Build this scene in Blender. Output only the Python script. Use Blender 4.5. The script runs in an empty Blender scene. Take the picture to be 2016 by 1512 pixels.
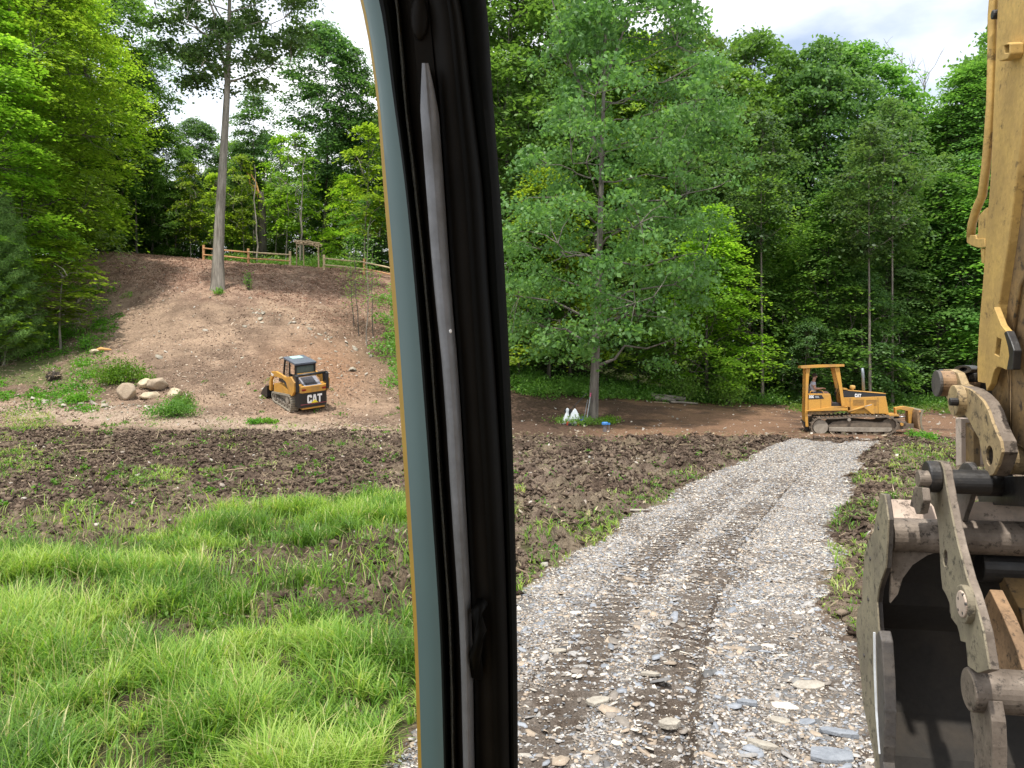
import bpy, bmesh, math, random
import numpy as np
from mathutils import Vector, Matrix, Euler
from mathutils.geometry import tessellate_polygon
PI = math.pi
RAD = math.radians
scene = bpy.context.scene
col = scene.collection

# ------------------------------------------------------------------ camera
F = 1582.0            # focal length in photo pixels (photo is 2016 wide)
CH = 2.6              # eye height in the cab
HY = 718.0            # horizon row
cam_d = bpy.data.cameras.new("camera")
cam = bpy.data.objects.new("camera", cam_d)
col.objects.link(cam)
cam.location = (0, 0, CH)
cam.rotation_euler = (RAD(90), 0, 0)
cam_d.sensor_width = 36.0
cam_d.lens = F / 2016 * 36.0
cam_d.shift_y = -(756 - HY) / 2016
cam_d.clip_start = 0.05
cam_d.clip_end = 2000
scene.camera = cam

# ------------------------------------------------------------------ light
SUN_DIR = Vector((-0.13, -0.36, 1.0)).normalized()
SUN_EL = math.asin(SUN_DIR.z)
SUN_AZ = math.atan2(SUN_DIR.x, SUN_DIR.y)
w = bpy.data.worlds.new("World")
scene.world = w
w.use_nodes = True
nt = w.node_tree
nt.nodes.clear()
wo = nt.nodes.new('ShaderNodeOutputWorld')
bg = nt.nodes.new('ShaderNodeBackground')
sky = nt.nodes.new('ShaderNodeTexSky')
sky.sky_type = 'NISHITA'
sky.sun_disc = False
sky.sun_elevation = SUN_EL
sky.sun_rotation = SUN_AZ
sky.air_density = 1.0
sky.dust_density = 1.5
tc = nt.nodes.new('ShaderNodeTexCoord')
mp = nt.nodes.new('ShaderNodeMapping')
mp.inputs['Scale'].default_value = (1.0, 1.0, 2.2)
mp.inputs['Location'].default_value = (4.1, 0.3, 1.7)
n1 = nt.nodes.new('ShaderNodeTexNoise')
n1.inputs['Scale'].default_value = 2.1
n1.inputs['Detail'].default_value = 7
n1.inputs['Roughness'].default_value = 0.52
cr = nt.nodes.new('ShaderNodeValToRGB')
cr.color_ramp.elements[0].position = 0.30
cr.color_ramp.elements[0].color = (0.18, 0.18, 0.18, 1)
cr.color_ramp.elements[1].position = 0.52
cr.color_ramp.elements[1].color = (1, 1, 1, 1)
n2 = nt.nodes.new('ShaderNodeTexNoise')
n2.inputs['Scale'].default_value = 4.0
n2.inputs['Detail'].default_value = 5
cr2 = nt.nodes.new('ShaderNodeValToRGB')
cr2.color_ramp.elements[0].position = 0.3
cr2.color_ramp.elements[0].color = (6.6, 7.1, 7.8, 1)
cr2.color_ramp.elements[1].position = 0.62
cr2.color_ramp.elements[1].color = (8.8, 8.8, 8.8, 1)
mx = nt.nodes.new('ShaderNodeMixRGB')
L = nt.links.new
L(tc.outputs['Generated'], mp.inputs['Vector'])
L(mp.outputs['Vector'], n1.inputs['Vector'])
L(mp.outputs['Vector'], n2.inputs['Vector'])
L(n1.outputs['Fac'], cr.inputs['Fac'])
L(n2.outputs['Fac'], cr2.inputs['Fac'])
L(cr.outputs['Color'], mx.inputs['Fac'])
L(sky.outputs['Color'], mx.inputs['Color1'])
L(cr2.outputs['Color'], mx.inputs['Color2'])
L(mx.outputs['Color'], bg.inputs['Color'])
bg.inputs['Strength'].default_value = 0.13
L(bg.outputs['Background'], wo.inputs['Surface'])

sl = bpy.data.lights.new("sun", 'SUN')
sl.energy = 3.2
sl.angle = RAD(1.5)
sl.color = (1.0, 0.95, 0.87)
so = bpy.data.objects.new("sun", sl)
col.objects.link(so)
so.rotation_euler = SUN_DIR.to_track_quat('Z', 'Y').to_euler()
so.location = (0, 0, 60)

scene.view_settings.view_transform = 'Standard'
scene.view_settings.look = 'None'
scene.view_settings.exposure = 0.62
scene.view_settings.gamma = 1.0
scene.render.engine = 'CYCLES'
cy = scene.cycles
cy.max_bounces = 6
cy.diffuse_bounces = 3
cy.glossy_bounces = 2
cy.transmission_bounces = 4
cy.transparent_max_bounces = 8
cy.caustics_reflective = False
cy.caustics_refractive = False
cy.use_denoising = True
try:
    cy.denoiser = 'OPENIMAGEDENOISE'
    cy.denoising_prefilter = 'ACCURATE'
    cy.denoising_input_passes = 'RGB_ALBEDO_NORMAL'
except Exception:
    pass
cy.use_adaptive_sampling = True
cy.adaptive_threshold = 0.015

# ------------------------------------------------------------------ materials
def newmat(name):
    m = bpy.data.materials.new(name)
    m.use_nodes = True
    t = m.node_tree
    t.nodes.clear()
    out = t.nodes.new('ShaderNodeOutputMaterial')
    return m, t, out

def ramp(t, fac, stops):
    r = t.nodes.new('ShaderNodeValToRGB')
    while len(r.color_ramp.elements) < len(stops):
        r.color_ramp.elements.new(0.5)
    for e, (p, c) in zip(r.color_ramp.elements, stops):
        e.position = p
        e.color = (*c, 1) if len(c) == 3 else c
    t.links.new(fac, r.inputs['Fac'])
    return r.outputs['Color']

def noise(t, vec, scale, detail=6, rough=0.6):
    n = t.nodes.new('ShaderNodeTexNoise')
    n.inputs['Scale'].default_value = scale
    n.inputs['Detail'].default_value = detail
    n.inputs['Roughness'].default_value = rough
    if vec is not None:
        t.links.new(vec, n.inputs['Vector'])
    return n.outputs['Fac']

def mixc(t, fac, a, b, mode='MIX'):
    m = t.nodes.new('ShaderNodeMixRGB')
    m.blend_type = mode
    for s, v in (('Fac', fac), ('Color1', a), ('Color2', b)):
        if hasattr(v, 'is_linked') or isinstance(v, bpy.types.NodeSocket):
            t.links.new(v, m.inputs[s])
        elif isinstance(v, (int, float)):
            m.inputs[s].default_value = v
        else:
            m.inputs[s].default_value = (*v, 1)
    return m.outputs['Color']

def principled(t, out, base, rough=0.6, metal=0.0, bump=None, bumpd=0.01, spec=None):
    p = t.nodes.new('ShaderNodeBsdfPrincipled')
    if isinstance(base, bpy.types.NodeSocket):
        t.links.new(base, p.inputs['Base Color'])
    else:
        p.inputs['Base Color'].default_value = (*base, 1)
    if isinstance(rough, bpy.types.NodeSocket):
        t.links.new(rough, p.inputs['Roughness'])
    else:
        p.inputs['Roughness'].default_value = rough
    if isinstance(metal, bpy.types.NodeSocket):
        t.links.new(metal, p.inputs['Metallic'])
    else:
        p.inputs['Metallic'].default_value = metal
    if spec is not None:
        p.inputs['Specular IOR Level'].default_value = spec
    if bump is not None:
        b = t.nodes.new('ShaderNodeBump')
        b.inputs['Distance'].default_value = bumpd
        b.inputs['Strength'].default_value = 0.8
        t.links.new(bump, b.inputs['Height'])
        t.links.new(b.outputs['Normal'], p.inputs['Normal'])
    t.links.new(p.outputs[0], out.inputs['Surface'])
    return p

def tcoord(t, which='Object'):
    return t.nodes.new('ShaderNodeTexCoord').outputs[which]

def paint(name, base, dirt=(0.16, 0.11, 0.07), amt=0.45, scale=5.0, rough=0.45, metal=0.0, fine=40, pit=0.0):
    """painted or bare metal with blotchy dust, worn spots and grime"""
    m, t, out = newmat(name)
    v = tcoord(t)
    a = noise(t, v, scale, 8, 0.65)
    f = noise(t, v, fine, 4, 0.6)
    lo = tuple(c * 0.82 for c in base)
    hi = tuple(min(1, c * 1.12) for c in base)
    c = ramp(t, f, [(0.3, lo), (0.7, hi)])
    mask = ramp(t, a, [(max(0.02, 0.72 - amt * 0.6), (0, 0, 0)), (0.80, (1, 1, 1))])
    c2 = mixc(t, mask, c, dirt)
    if pit:
        a2 = noise(t, v, scale * 4.5, 6, 0.75)
        a3 = noise(t, v, scale * 16, 4, 0.7)
        c2 = mixc(t, ramp(t, a2, [(0.60 - pit * .15, (0, 0, 0)), (0.68 - pit * .12, (0.85,) * 3)]), c2, tuple(x * .35 for x in dirt))
        c2 = mixc(t, ramp(t, a3, [(0.66 - pit * .1, (0, 0, 0)), (0.72 - pit * .1, (0.8,) * 3)]), c2, tuple(x * .5 for x in base))
    r = ramp(t, a, [(0.3, (rough,) * 3), (0.8, (min(1, rough + 0.35),) * 3)])
    principled(t, out, c2, r, metal, bump=f, bumpd=0.002)
    return m

def flat(name, base, rough=0.6, metal=0.0, var=0.15, scale=12, spec=None):
    m, t, out = newmat(name)
    v = tcoord(t)
    f = noise(t, v, scale, 5)
    c = ramp(t, f, [(0.3, tuple(x * (1 - var) for x in base)), (0.7, tuple(min(1, x * (1 + var)) for x in base))])
    principled(t, out, c, rough, metal, bump=f, bumpd=0.002, spec=spec)
    return m

def leafmat(name, stops, trans=0.42, rough=0.45, tcol=1.6):
    m, t, out = newmat(name)
    at = t.nodes.new('ShaderNodeAttribute')
    at.attribute_name = 'tint'
    oi = t.nodes.new('ShaderNodeObjectInfo')
    c = ramp(t, at.outputs['Fac'], stops)
    hsv = t.nodes.new('ShaderNodeHueSaturation')
    mr = t.nodes.new('ShaderNodeMapRange')
    mr.inputs['To Min'].default_value = 0.75
    mr.inputs['To Max'].default_value = 1.3
    t.links.new(oi.outputs['Random'], mr.inputs['Value'])
    t.links.new(mr.outputs[0], hsv.inputs['Value'])
    mr2 = t.nodes.new('ShaderNodeMapRange')
    mr2.inputs['To Min'].default_value = 0.485
    mr2.inputs['To Max'].default_value = 0.515
    mm = t.nodes.new('ShaderNodeMath')
    mm.operation = 'FRACT'
    m3 = t.nodes.new('ShaderNodeMath')
    m3.operation = 'MULTIPLY'
    m3.inputs[1].default_value = 7.31
    t.links.new(oi.outputs['Random'], m3.inputs[0])
    t.links.new(m3.outputs[0], mm.inputs[0])
    t.links.new(mm.outputs[0], mr2.inputs['Value'])
    t.links.new(mr2.outputs[0], hsv.inputs['Hue'])
    t.links.new(c, hsv.inputs['Color'])
    c = hsv.outputs['Color']
    p = t.nodes.new('ShaderNodeBsdfPrincipled')
    p.inputs['Roughness'].default_value = rough
    p.inputs['Specular IOR Level'].default_value = 0.3
    t.links.new(c, p.inputs['Base Color'])
    tr = t.nodes.new('ShaderNodeBsdfTranslucent')
    ct = mixc(t, 1.0, c, (tcol, tcol * 1.0, tcol * 0.55), 'MULTIPLY')
    t.links.new(ct, tr.inputs['Color'])
    ms = t.nodes.new('ShaderNodeMixShader')
    ms.inputs['Fac'].default_value = trans
    t.links.new(p.outputs[0], ms.inputs[1])
    t.links.new(tr.outputs[0], ms.inputs[2])
    t.links.new(ms.outputs[0], out.inputs['Surface'])
    return m

M = {}
M['leaf_bright'] = leafmat('leaf_bright', [(0, (0.13, 0.225, 0.025)), (0.5, (0.22, 0.36, 0.036)), (1, (0.37, 0.50, 0.065))], 0.55)
M['leaf_mid'] = leafmat('leaf_mid', [(0, (0.075, 0.155, 0.033)), (0.5, (0.13, 0.25, 0.05)), (1, (0.22, 0.36, 0.085))], 0.48)
M['leaf_dark'] = leafmat('leaf_dark', [(0, (0.058, 0.125, 0.042)), (0.5, (0.105, 0.205, 0.062)), (1, (0.18, 0.30, 0.095))], 0.46)
M['leaf_gray'] = leafmat('leaf_gray', [(0, (0.06, 0.135, 0.04)), (0.5, (0.105, 0.215, 0.062)), (1, (0.18, 0.31, 0.10))], 0.46, 0.42)
M['needle'] = leafmat('needle', [(0, (0.085, 0.16, 0.045)), (0.5, (0.145, 0.25, 0.065)), (1, (0.22, 0.34, 0.09))], 0.3, 0.6)
M['grass'] = leafmat('grass', [(0, (0.07, 0.13, 0.02)), (0.35, (0.125, 0.245, 0.032)), (0.7, (0.25, 0.36, 0.058)), (0.9, (0.38, 0.46, 0.13)), (1, (0.45, 0.41, 0.20))], 0.42, 0.40)
M['weed'] = leafmat('weed', [(0, (0.05, 0.13, 0.015)), (0.6, (0.10, 0.24, 0.02)), (1, (0.20, 0.36, 0.04))], 0.4)

def barkmat(name, a, b, stretch=0.12, scale=9):
    m, t, out = newmat(name)
    v = tcoord(t)
    mpn = t.nodes.new('ShaderNodeMapping')
    mpn.inputs['Scale'].default_value = (1, 1, stretch)
    t.links.new(v, mpn.inputs['Vector'])
    f = noise(t, mpn.outputs[0], scale, 8, 0.7)
    g = noise(t, v, 1.2, 4)
    c = ramp(t, f, [(0.34, a), (0.62, b)])
    c = mixc(t, ramp(t, g, [(0.5, (0, 0, 0)), (0.75, (0.5,) * 3)]), c, (0.20, 0.21, 0.17))
    principled(t, out, c, 0.9, 0, bump=f, bumpd=0.03)
    return m
M['bark'] = barkmat('bark', (0.07, 0.055, 0.045), (0.26, 0.225, 0.19))
M['bark_mid'] = barkmat('bark_mid', (0.05, 0.042, 0.036), (0.20, 0.175, 0.15))
M['bark_dark'] = barkmat('bark_dark', (0.03, 0.025, 0.02), (0.12, 0.10, 0.085))
M['bark_pale'] = barkmat('bark_pale', (0.10, 0.085, 0.07), (0.34, 0.305, 0.26), 0.10, 7)
M['yellow'] = paint('machine_yellow', (0.54, 0.275, 0.045), (0.26, 0.17, 0.085), amt=0.42, scale=2.2, rough=0.5)
M['yellow_faded'] = paint('faded_yellow', (0.56, 0.365, 0.105), (0.30, 0.19, 0.07), 0.52, 2.2, 0.55, pit=.14)
M['yellow_worn'] = paint('worn_yellow', (0.48, 0.35, 0.175), (0.11, 0.08, 0.055), 0.66, 6.0, 0.5, pit=.45)
M['brown_stain_shade'] = paint('stained_shaded_paint', (0.26, 0.16, 0.06), (0.05, 0.04, 0.035), 0.6, 4.0, 0.6, pit=.35)  # stained brown; on the stick nose it also paints in shade
M['steel'] = paint('worn_steel', (0.25, 0.205, 0.165), (0.08, 0.06, 0.045), 0.60, 6.0, 0.45, 0.3, pit=.4)
M['steel_tan'] = paint('muddy_steel', (0.29, 0.25, 0.17), (0.12, 0.10, 0.075), 0.62, 5.0, 0.65, 0.1, pit=.4)
M['bright_steel'] = flat('bright_steel', (0.72, 0.74, 0.78), 0.4, 0.3)
M['dark_steel'] = paint('dark_steel', (0.085, 0.078, 0.075), (0.16, 0.135, 0.11), 0.5, 8.0, 0.5, 0.3, pit=.3)
M['grease'] = paint('black_grease', (0.018, 0.017, 0.017), (0.07, 0.055, 0.04), 0.35, 9.0, 0.32)
M['pink_steel'] = paint('dusty_steel', (0.60, 0.48, 0.39), (0.22, 0.16, 0.12), 0.5, 5.0, 0.6, pit=.25)
M['rust'] = paint('rusty_orange', (0.33, 0.205, 0.11), (0.12, 0.08, 0.05), 0.5, 6.0, 0.6, pit=.4)
M['inside'] = paint('bucket_inside_shade', (0.022, 0.019, 0.016), (0.05, 0.04, 0.03), 0.4, 4.0, 0.85)  # near-black base puts the shade inside the bucket into the colour
M['black'] = flat('black_paint', (0.018, 0.018, 0.02), 0.4, 0, 0.3)
M['pillar_black'] = flat('pillar_black', (0.0045, 0.004, 0.0032), 0.5, 0, 0.5, 5, spec=.06)
M['rubber'] = flat('track_rubber', (0.27, 0.24, 0.19), 0.9, 0, 0.35, 20)
M['track'] = paint('muddy_track', (0.10, 0.08, 0.06), (0.20, 0.15, 0.11), 0.6, 8.0, 0.85)
M['track_frame'] = paint('dusty_frame', (0.30, 0.26, 0.21), (0.12, 0.09, 0.07), 0.5, 4.0, 0.8)
M['glass'] = flat('dark_glass', (0.10, 0.13, 0.12), 0.12, 0.0, 0.1)
M['hatch_glass'] = flat('pale_glass', (0.42, 0.58, 0.56), 0.15)
M['roof_sky_grey'] = flat('cab_roof_sky_grey', (0.10, 0.115, 0.15), 0.35)  # blue-grey base imitates the sky reflected in the roof
M['grille'] = flat('grille', (0.22, 0.22, 0.25), 0.5)
M['white'] = flat('white_decal', (0.82, 0.82, 0.82), 0.5, 0, 0.04)
M['decal_yellow'] = flat('yellow_decal', (0.85, 0.70, 0.05), 0.5, 0, 0.04)
M['red'] = flat('red_lens', (0.25, 0.02, 0.015), 0.3)
M['redline'] = flat('red_stripe', (0.30, 0.07, 0.09), 0.5)
M['chrome'] = flat('cylinder_rod', (0.6, 0.6, 0.6), 0.2, 0.9)
M['exhaust'] = flat('exhaust_steel', (0.22, 0.25, 0.28), 0.5, 0.3)
M['seat'] = flat('seat_vinyl', (0.05, 0.055, 0.07), 0.6)
M['skin'] = flat('skin', (0.42, 0.24, 0.17), 0.55, 0, 0.08)
M['shirt'] = flat('grey_shirt', (0.42, 0.44, 0.52), 0.9, 0, 0.1)
M['hair'] = flat('dark_hair', (0.03, 0.02, 0.015), 0.7)
M['shorts'] = flat('dark_shorts', (0.06, 0.06, 0.08), 0.9)
M['shoe'] = flat('grey_shoe', (0.25, 0.25, 0.27), 0.8)
M['cedar'] = flat('cedar', (0.55, 0.30, 0.14), 0.8, 0, 0.2, 6)
M['cedar_pale'] = flat('cedar_pale', (0.58, 0.46, 0.28), 0.8, 0, 0.2, 6)
M['twig'] = flat('peeled_twig', (0.30, 0.23, 0.15), 0.9, 0, 0.3)
M['bag'] = flat('white_bag', (0.80, 0.84, 0.88), 0.5, 0, 0.05)
M['blue'] = flat('blue_plastic', (0.02, 0.05, 0.28), 0.4)
M['wellcap'] = flat('well_cap_blue', (0.05, 0.20, 0.50), 0.4)
M['pipe_grey'] = flat('casing_steel', (0.16, 0.14, 0.14), 0.7, 0.2)
M['pink'] = flat('pink_tape', (0.60, 0.12, 0.22), 0.7)
M['red_plastic'] = flat('red_plastic', (0.40, 0.04, 0.03), 0.5)
M['tin'] = flat('grey_tin', (0.40, 0.42, 0.44), 0.45, 0.2)
M['log'] = barkmat('log_bark', (0.10, 0.085, 0.07), (0.30, 0.26, 0.22), 1.0, 4)
M['orange_wood'] = flat('fresh_wood', (0.62, 0.34, 0.12), 0.8)
M['teal'] = flat('teal_paint', (0.085, 0.145, 0.145), 0.45, 0, 0.06, 3)
M['pillar_yellow'] = flat('pillar_yellow', (0.42, 0.26, 0.03), 0.45, 0, 0.15)
M['seal'] = flat('black_seal', (0.003, 0.0035, 0.003), 0.6, 0, 0.3, spec=.06)
M['seal2'] = flat('window_rubber', (0.009, 0.0075, 0.006), 0.55, 0, 0.3, spec=.08)
M['cord_seal'] = flat('ribbed_seal', (0.07, 0.07, 0.06), 0.8, 0, 0.6, 400)
M['trim_metal'] = paint('trim_metal', (0.16, 0.16, 0.168), (0.10, 0.097, 0.093), 0.5, 14.0, 0.35, 0.3)

def stone(name, a, b, scale=2.0):
    m, t, out = newmat(name)
    v = tcoord(t)
    f = noise(t, v, scale, 9, 0.65)
    g = noise(t, v, scale * 9, 5, 0.6)
    c = ramp(t, f, [(0.32, a), (0.66, b)])
    c = mixc(t, 0.35, c, ramp(t, g, [(0.3, a), (0.7, b)]))
    principled(t, out, c, 0.9, 0, bump=g, bumpd=0.02)
    return m
M['boulder'] = stone('boulder_stone', (0.22, 0.16, 0.11), (0.46, 0.37, 0.27))
M['boulder_pale'] = stone('pale_boulder_stone', (0.36, 0.28, 0.18), (0.62, 0.52, 0.37))
M['slab_blue'] = stone('blue_slate', (0.15, 0.165, 0.19), (0.30, 0.32, 0.35), 4)
M['slab_pale'] = stone('pale_slate', (0.26, 0.23, 0.19), (0.47, 0.43, 0.36), 5)

def groundmat(name, s1=1.0, chips=True):
    m, t, out = newmat(name)
    at = t.nodes.new('ShaderNodeAttribute')
    at.attribute_name = 'col'
    v = tcoord(t)
    f = noise(t, v, 9 * s1, 8, 0.7)
    g = noise(t, v, 45 * s1, 5, 0.7)
    c = mixc(t, 1.0, at.outputs['Color'], ramp(t, f, [(0.30, (0.62, 0.60, 0.58)), (0.70, (1.35, 1.36, 1.38))]), 'MULTIPLY')
    c = mixc(t, 1.0, c, ramp(t, g, [(0.33, (0.62, 0.61, 0.60)), (0.66, (1.35, 1.36, 1.38))]), 'MULTIPLY')
    if chips:
        vo = t.nodes.new('ShaderNodeTexVoronoi')
        vo.inputs['Scale'].default_value = 22 * s1
        t.links.new(v, vo.inputs['Vector'])
        sp = t.nodes.new('ShaderNodeSeparateColor')
        t.links.new(vo.outputs['Color'], sp.inputs[0])
        k = ramp(t, sp.outputs[0], [(0.80, (0, 0, 0)), (0.86, (0.55,) * 3)])
        d = ramp(t, vo.outputs['Distance'], [(0.18, (1, 1, 1)), (0.34, (0, 0, 0))])
        kk = mixc(t, 1.0, k, d, 'MULTIPLY')
        c = mixc(t, kk, c, mixc(t, 1.0, at.outputs['Color'], (2.1, 2.0, 1.9), 'MULTIPLY'))
    principled(t, out, c, 0.95, 0, bump=mixc(t, 0.5, f, g), bumpd=0.09, spec=0.15)
    return m
M['ground'] = groundmat('soil')
M['road'] = groundmat('shale_fines', 1.6)

def attrmat(name, rough=0.8, spec=0.3, bumpscale=30):
    m, t, out = newmat(name)
    at = t.nodes.new('ShaderNodeAttribute')
    at.attribute_name = 'col'
    f = noise(t, tcoord(t), bumpscale, 5, 0.6)
    c = mixc(t, 1.0, at.outputs['Color'], ramp(t, f, [(0.3, (0.78,) * 3), (0.7, (1.18,) * 3)]), 'MULTIPLY')
    principled(t, out, c, rough, 0, bump=f, bumpd=0.006, spec=spec)
    return m
M['chips'] = attrmat('shale_chips', 0.62, 0.4)
M['flakes'] = attrmat('wood_flakes', 0.9, 0.2)
M['clods'] = attrmat('dirt_clods', 0.97, 0.1)

# ------------------------------------------------------------------ mesh helpers
def tag(o, label=None, cat=None, group=None, kind=None):
    if label: o['label'] = label
    if cat: o['category'] = cat; o['kind'] = 'thing'
    if group: o['group'] = group
    if kind: o['kind'] = kind
    return o

def empty(name, loc=(0, 0, 0), rot=(0, 0, 0), label=None, cat=None, group=None):
    o = bpy.data.objects.new(name, None)
    o.empty_display_size = 0.2
    o.location = loc
    o.rotation_euler = rot
    col.objects.link(o)
    return tag(o, label, cat, group)

def fastmesh(name, V, faces, mat, parent=None, attrs=None, colattr=None, smooth=False):
    """V (N,3); faces (M,k) int array or list of such arrays"""
    if not isinstance(faces, list): faces = [faces]
    me = bpy.data.meshes.new(name)
    V = np.asarray(V, dtype=np.float32)
    me.vertices.add(len(V))
    me.vertices.foreach_set('co', V.ravel())
    nl = sum(f.size for f in faces); nf = sum(len(f) for f in faces)
    me.loops.add(nl); me.polygons.add(nf)
    me.loops.foreach_set('vertex_index', np.concatenate([f.ravel() for f in faces]).astype(np.int32))
    tot = np.concatenate([np.full(len(f), f.shape[1], dtype=np.int32) for f in faces])
    st = np.concatenate([[0], np.cumsum(tot)[:-1]]).astype(np.int32)
    me.polygons.foreach_set('loop_start', st)
    try: me.polygons.foreach_set('loop_total', tot)
    except Exception: pass
    if smooth: me.polygons.foreach_set('use_smooth', np.ones(nf, dtype=bool))
    if attrs:
        for k, a in attrs.items():
            at = me.attributes.new(k, 'FLOAT', 'POINT')
            at.data.foreach_set('value', np.asarray(a, dtype=np.float32))
    if colattr is not None:
        at = me.attributes.new('col', 'FLOAT_COLOR', 'POINT')
        c4 = np.ones((len(V), 4), dtype=np.float32); c4[:, :3] = colattr
        at.data.foreach_set('color', c4.ravel())
    me.update(calc_edges=True)
    me.materials.append(mat)
    o = bpy.data.objects.new(name, me)
    col.objects.link(o)
    if parent is not None: o.parent = parent
    return o

class MB:
    def __init__(s): s.v = []; s.f = []
    def add(s, vs, fs):
        b = len(s.v)
        s.v += [tuple(p) for p in vs]
        s.f += [tuple(i + b for i in f) for f in fs]
        return s
    def box(s, c, d, R=None):
        x, y, z = d[0] / 2, d[1] / 2, d[2] / 2
        P = [Vector(p) for p in ((-x,-y,-z),(x,-y,-z),(x,y,-z),(-x,y,-z),(-x,-y,z),(x,-y,z),(x,y,z),(-x,y,z))]
        if R is not None: P = [R @ p for p in P]
        P = [p + Vector(c) for p in P]
        return s.add(P, [(0,3,2,1),(4,5,6,7),(0,1,5,4),(1,2,6,5),(2,3,7,6),(3,0,4,7)])
    def bx(s, x0, x1, y0, y1, z0, z1):
        return s.box(((x0+x1)/2, (y0+y1)/2, (z0+z1)/2), (x1-x0, y1-y0, z1-z0))
    def bar(s, a, b, w, h, up=Vector((0, 0, 1))):
        a = Vector(a); b = Vector(b); d = (b - a); Lh = d.length; d = d.normalized()
        sd = d.cross(up)
        if sd.length < 1e-4: sd = d.cross(Vector((0, 1, 0)))
        sd.normalize(); u = sd.cross(d)
        R = Matrix((d, sd, u)).transposed()
        return s.box((a + b) / 2, (Lh, w, h), R)
    def tube(s, pts, rad, n=10, caps=True):
        pts = [Vector(p) for p in pts]
        if not hasattr(rad, '__len__'): rad = [rad] * len(pts)
        vs = []; ref = None
        for i, p in enumerate(pts):
            d = (pts[min(i+1, len(pts)-1)] - pts[max(i-1, 0)]).normalized()
            if ref is None:
                ref = Vector((0, 0, 1)) if abs(d.z) < 0.9 else Vector((1, 0, 0))
            a = d.cross(ref).normalized(); b = d.cross(a).normalized()
            ref = -b.cross(d).cross(d) if False else ref
            for k in range(n):
                t = 2 * PI * k / n
                vs.append(p + (a * math.cos(t) + b * math.sin(t)) * rad[i])
        fs = []
        for i in range(len(pts) - 1):
            for k in range(n):
                k2 = (k + 1) % n
                fs.append((i*n + k, i*n + k2, (i+1)*n + k2, (i+1)*n + k))
        if caps:
            fs.append(tuple(range(n))[::-1]); fs.append(tuple(range((len(pts)-1)*n, len(pts)*n)))
        return s.add(vs, fs)
    def cyl(s, a, b, r0, r1=None, n=20): return s.tube([a, b], [r0, r0 if r1 is None else r1], n)
    def prism(s, pts2, to3, thick, holes=()):
        """outline pts2 -> to3(p) 3D point on the near plane; extruded by vector thick"""
        loops = [list(pts2)] + [list(h) for h in holes]
        th = Vector(thick)
        flat2 = [p for l in loops for p in l]
        tris = tessellate_polygon([[Vector((p[0], p[1], 0)) for p in l] for l in loops])
        A = [Vector(to3(p)) for p in flat2]
        n = len(A)
        vs = A + [p + th for p in A]
        fs = [tuple(t) for t in tris] + [tuple(i + n for i in reversed(t)) for t in tris]
        b = 0
        for l in loops:
            m = len(l)
            for i in range(m):
                j = (i + 1) % m
                fs.append((b + i, b + i + n, b + j + n, b + j))
            b += m
        return s.add(vs, fs)
    def lathe(s, prof, c=(0, 0, 0), n=20, axis='z'):
        vs = []
        for r, h in prof:
            for k in range(n):
                t = 2 * PI * k / n
                p = (r * math.cos(t), r * math.sin(t), h)
                if axis == 'y': p = (p[0], p[2], p[1])
                if axis == 'x': p = (p[2], p[0], p[1])
                vs.append(Vector(p) + Vector(c))
        fs = []
        for i in range(len(prof) - 1):
            for k in range(n):
                k2 = (k + 1) % n
                fs.append((i*n+k, i*n+k2, (i+1)*n+k2, (i+1)*n+k))
        fs.append(tuple(range(n))[::-1]); fs.append(tuple(range((len(prof)-1)*n, len(prof)*n)))
        return s.add(vs, fs)
    def ell(s, c, r, R=None, n=12, m=8, jit=0, rnd=None):
        vs = []; c = Vector(c)
        for i in range(m + 1):
            ph = PI * i / m
            for k in range(n):
                t = 2 * PI * k / n
                p = Vector((math.sin(ph)*math.cos(t)*r[0], math.sin(ph)*math.sin(t)*r[1], math.cos(ph)*r[2]))
                if jit and rnd and 0 < i < m: p *= 1 + rnd.uniform(-jit, jit)
                if R is not None: p = R @ p
                vs.append(p + c)
        fs = []
        for i in range(m):
            for k in range(n):
                k2 = (k + 1) % n
                fs.append((i*n+k, (i+1)*n+k, (i+1)*n+k2, i*n+k2))
        return s.add(vs, fs)
    def build(s, name, mat, parent=None, bevel=0, smooth=False, off=None, merge=False):
        me = bpy.data.meshes.new(name)
        vs = s.v
        if off is not None:
            o_ = Vector(off); vs = [tuple(Vector(p) - o_) for p in vs]
        me.from_pydata(vs, [], s.f)
        bm = bmesh.new(); bm.from_mesh(me)
        if merge: bmesh.ops.remove_doubles(bm, verts=bm.verts, dist=1e-5)
        bmesh.ops.recalc_face_normals(bm, faces=bm.faces)
        bm.to_mesh(me); bm.free()
        if smooth:
            for p in me.polygons: p.use_smooth = True
        me.materials.append(mat)
        o = bpy.data.objects.new(name, me)
        col.objects.link(o)
        if parent is not None: o.parent = parent
        if bevel:
            b = o.modifiers.new('bevel', 'BEVEL'); b.width = bevel; b.segments = 2; b.limit_method = 'ANGLE'; b.angle_limit = RAD(35)
            b.harden_normals = False
        return o

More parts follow.
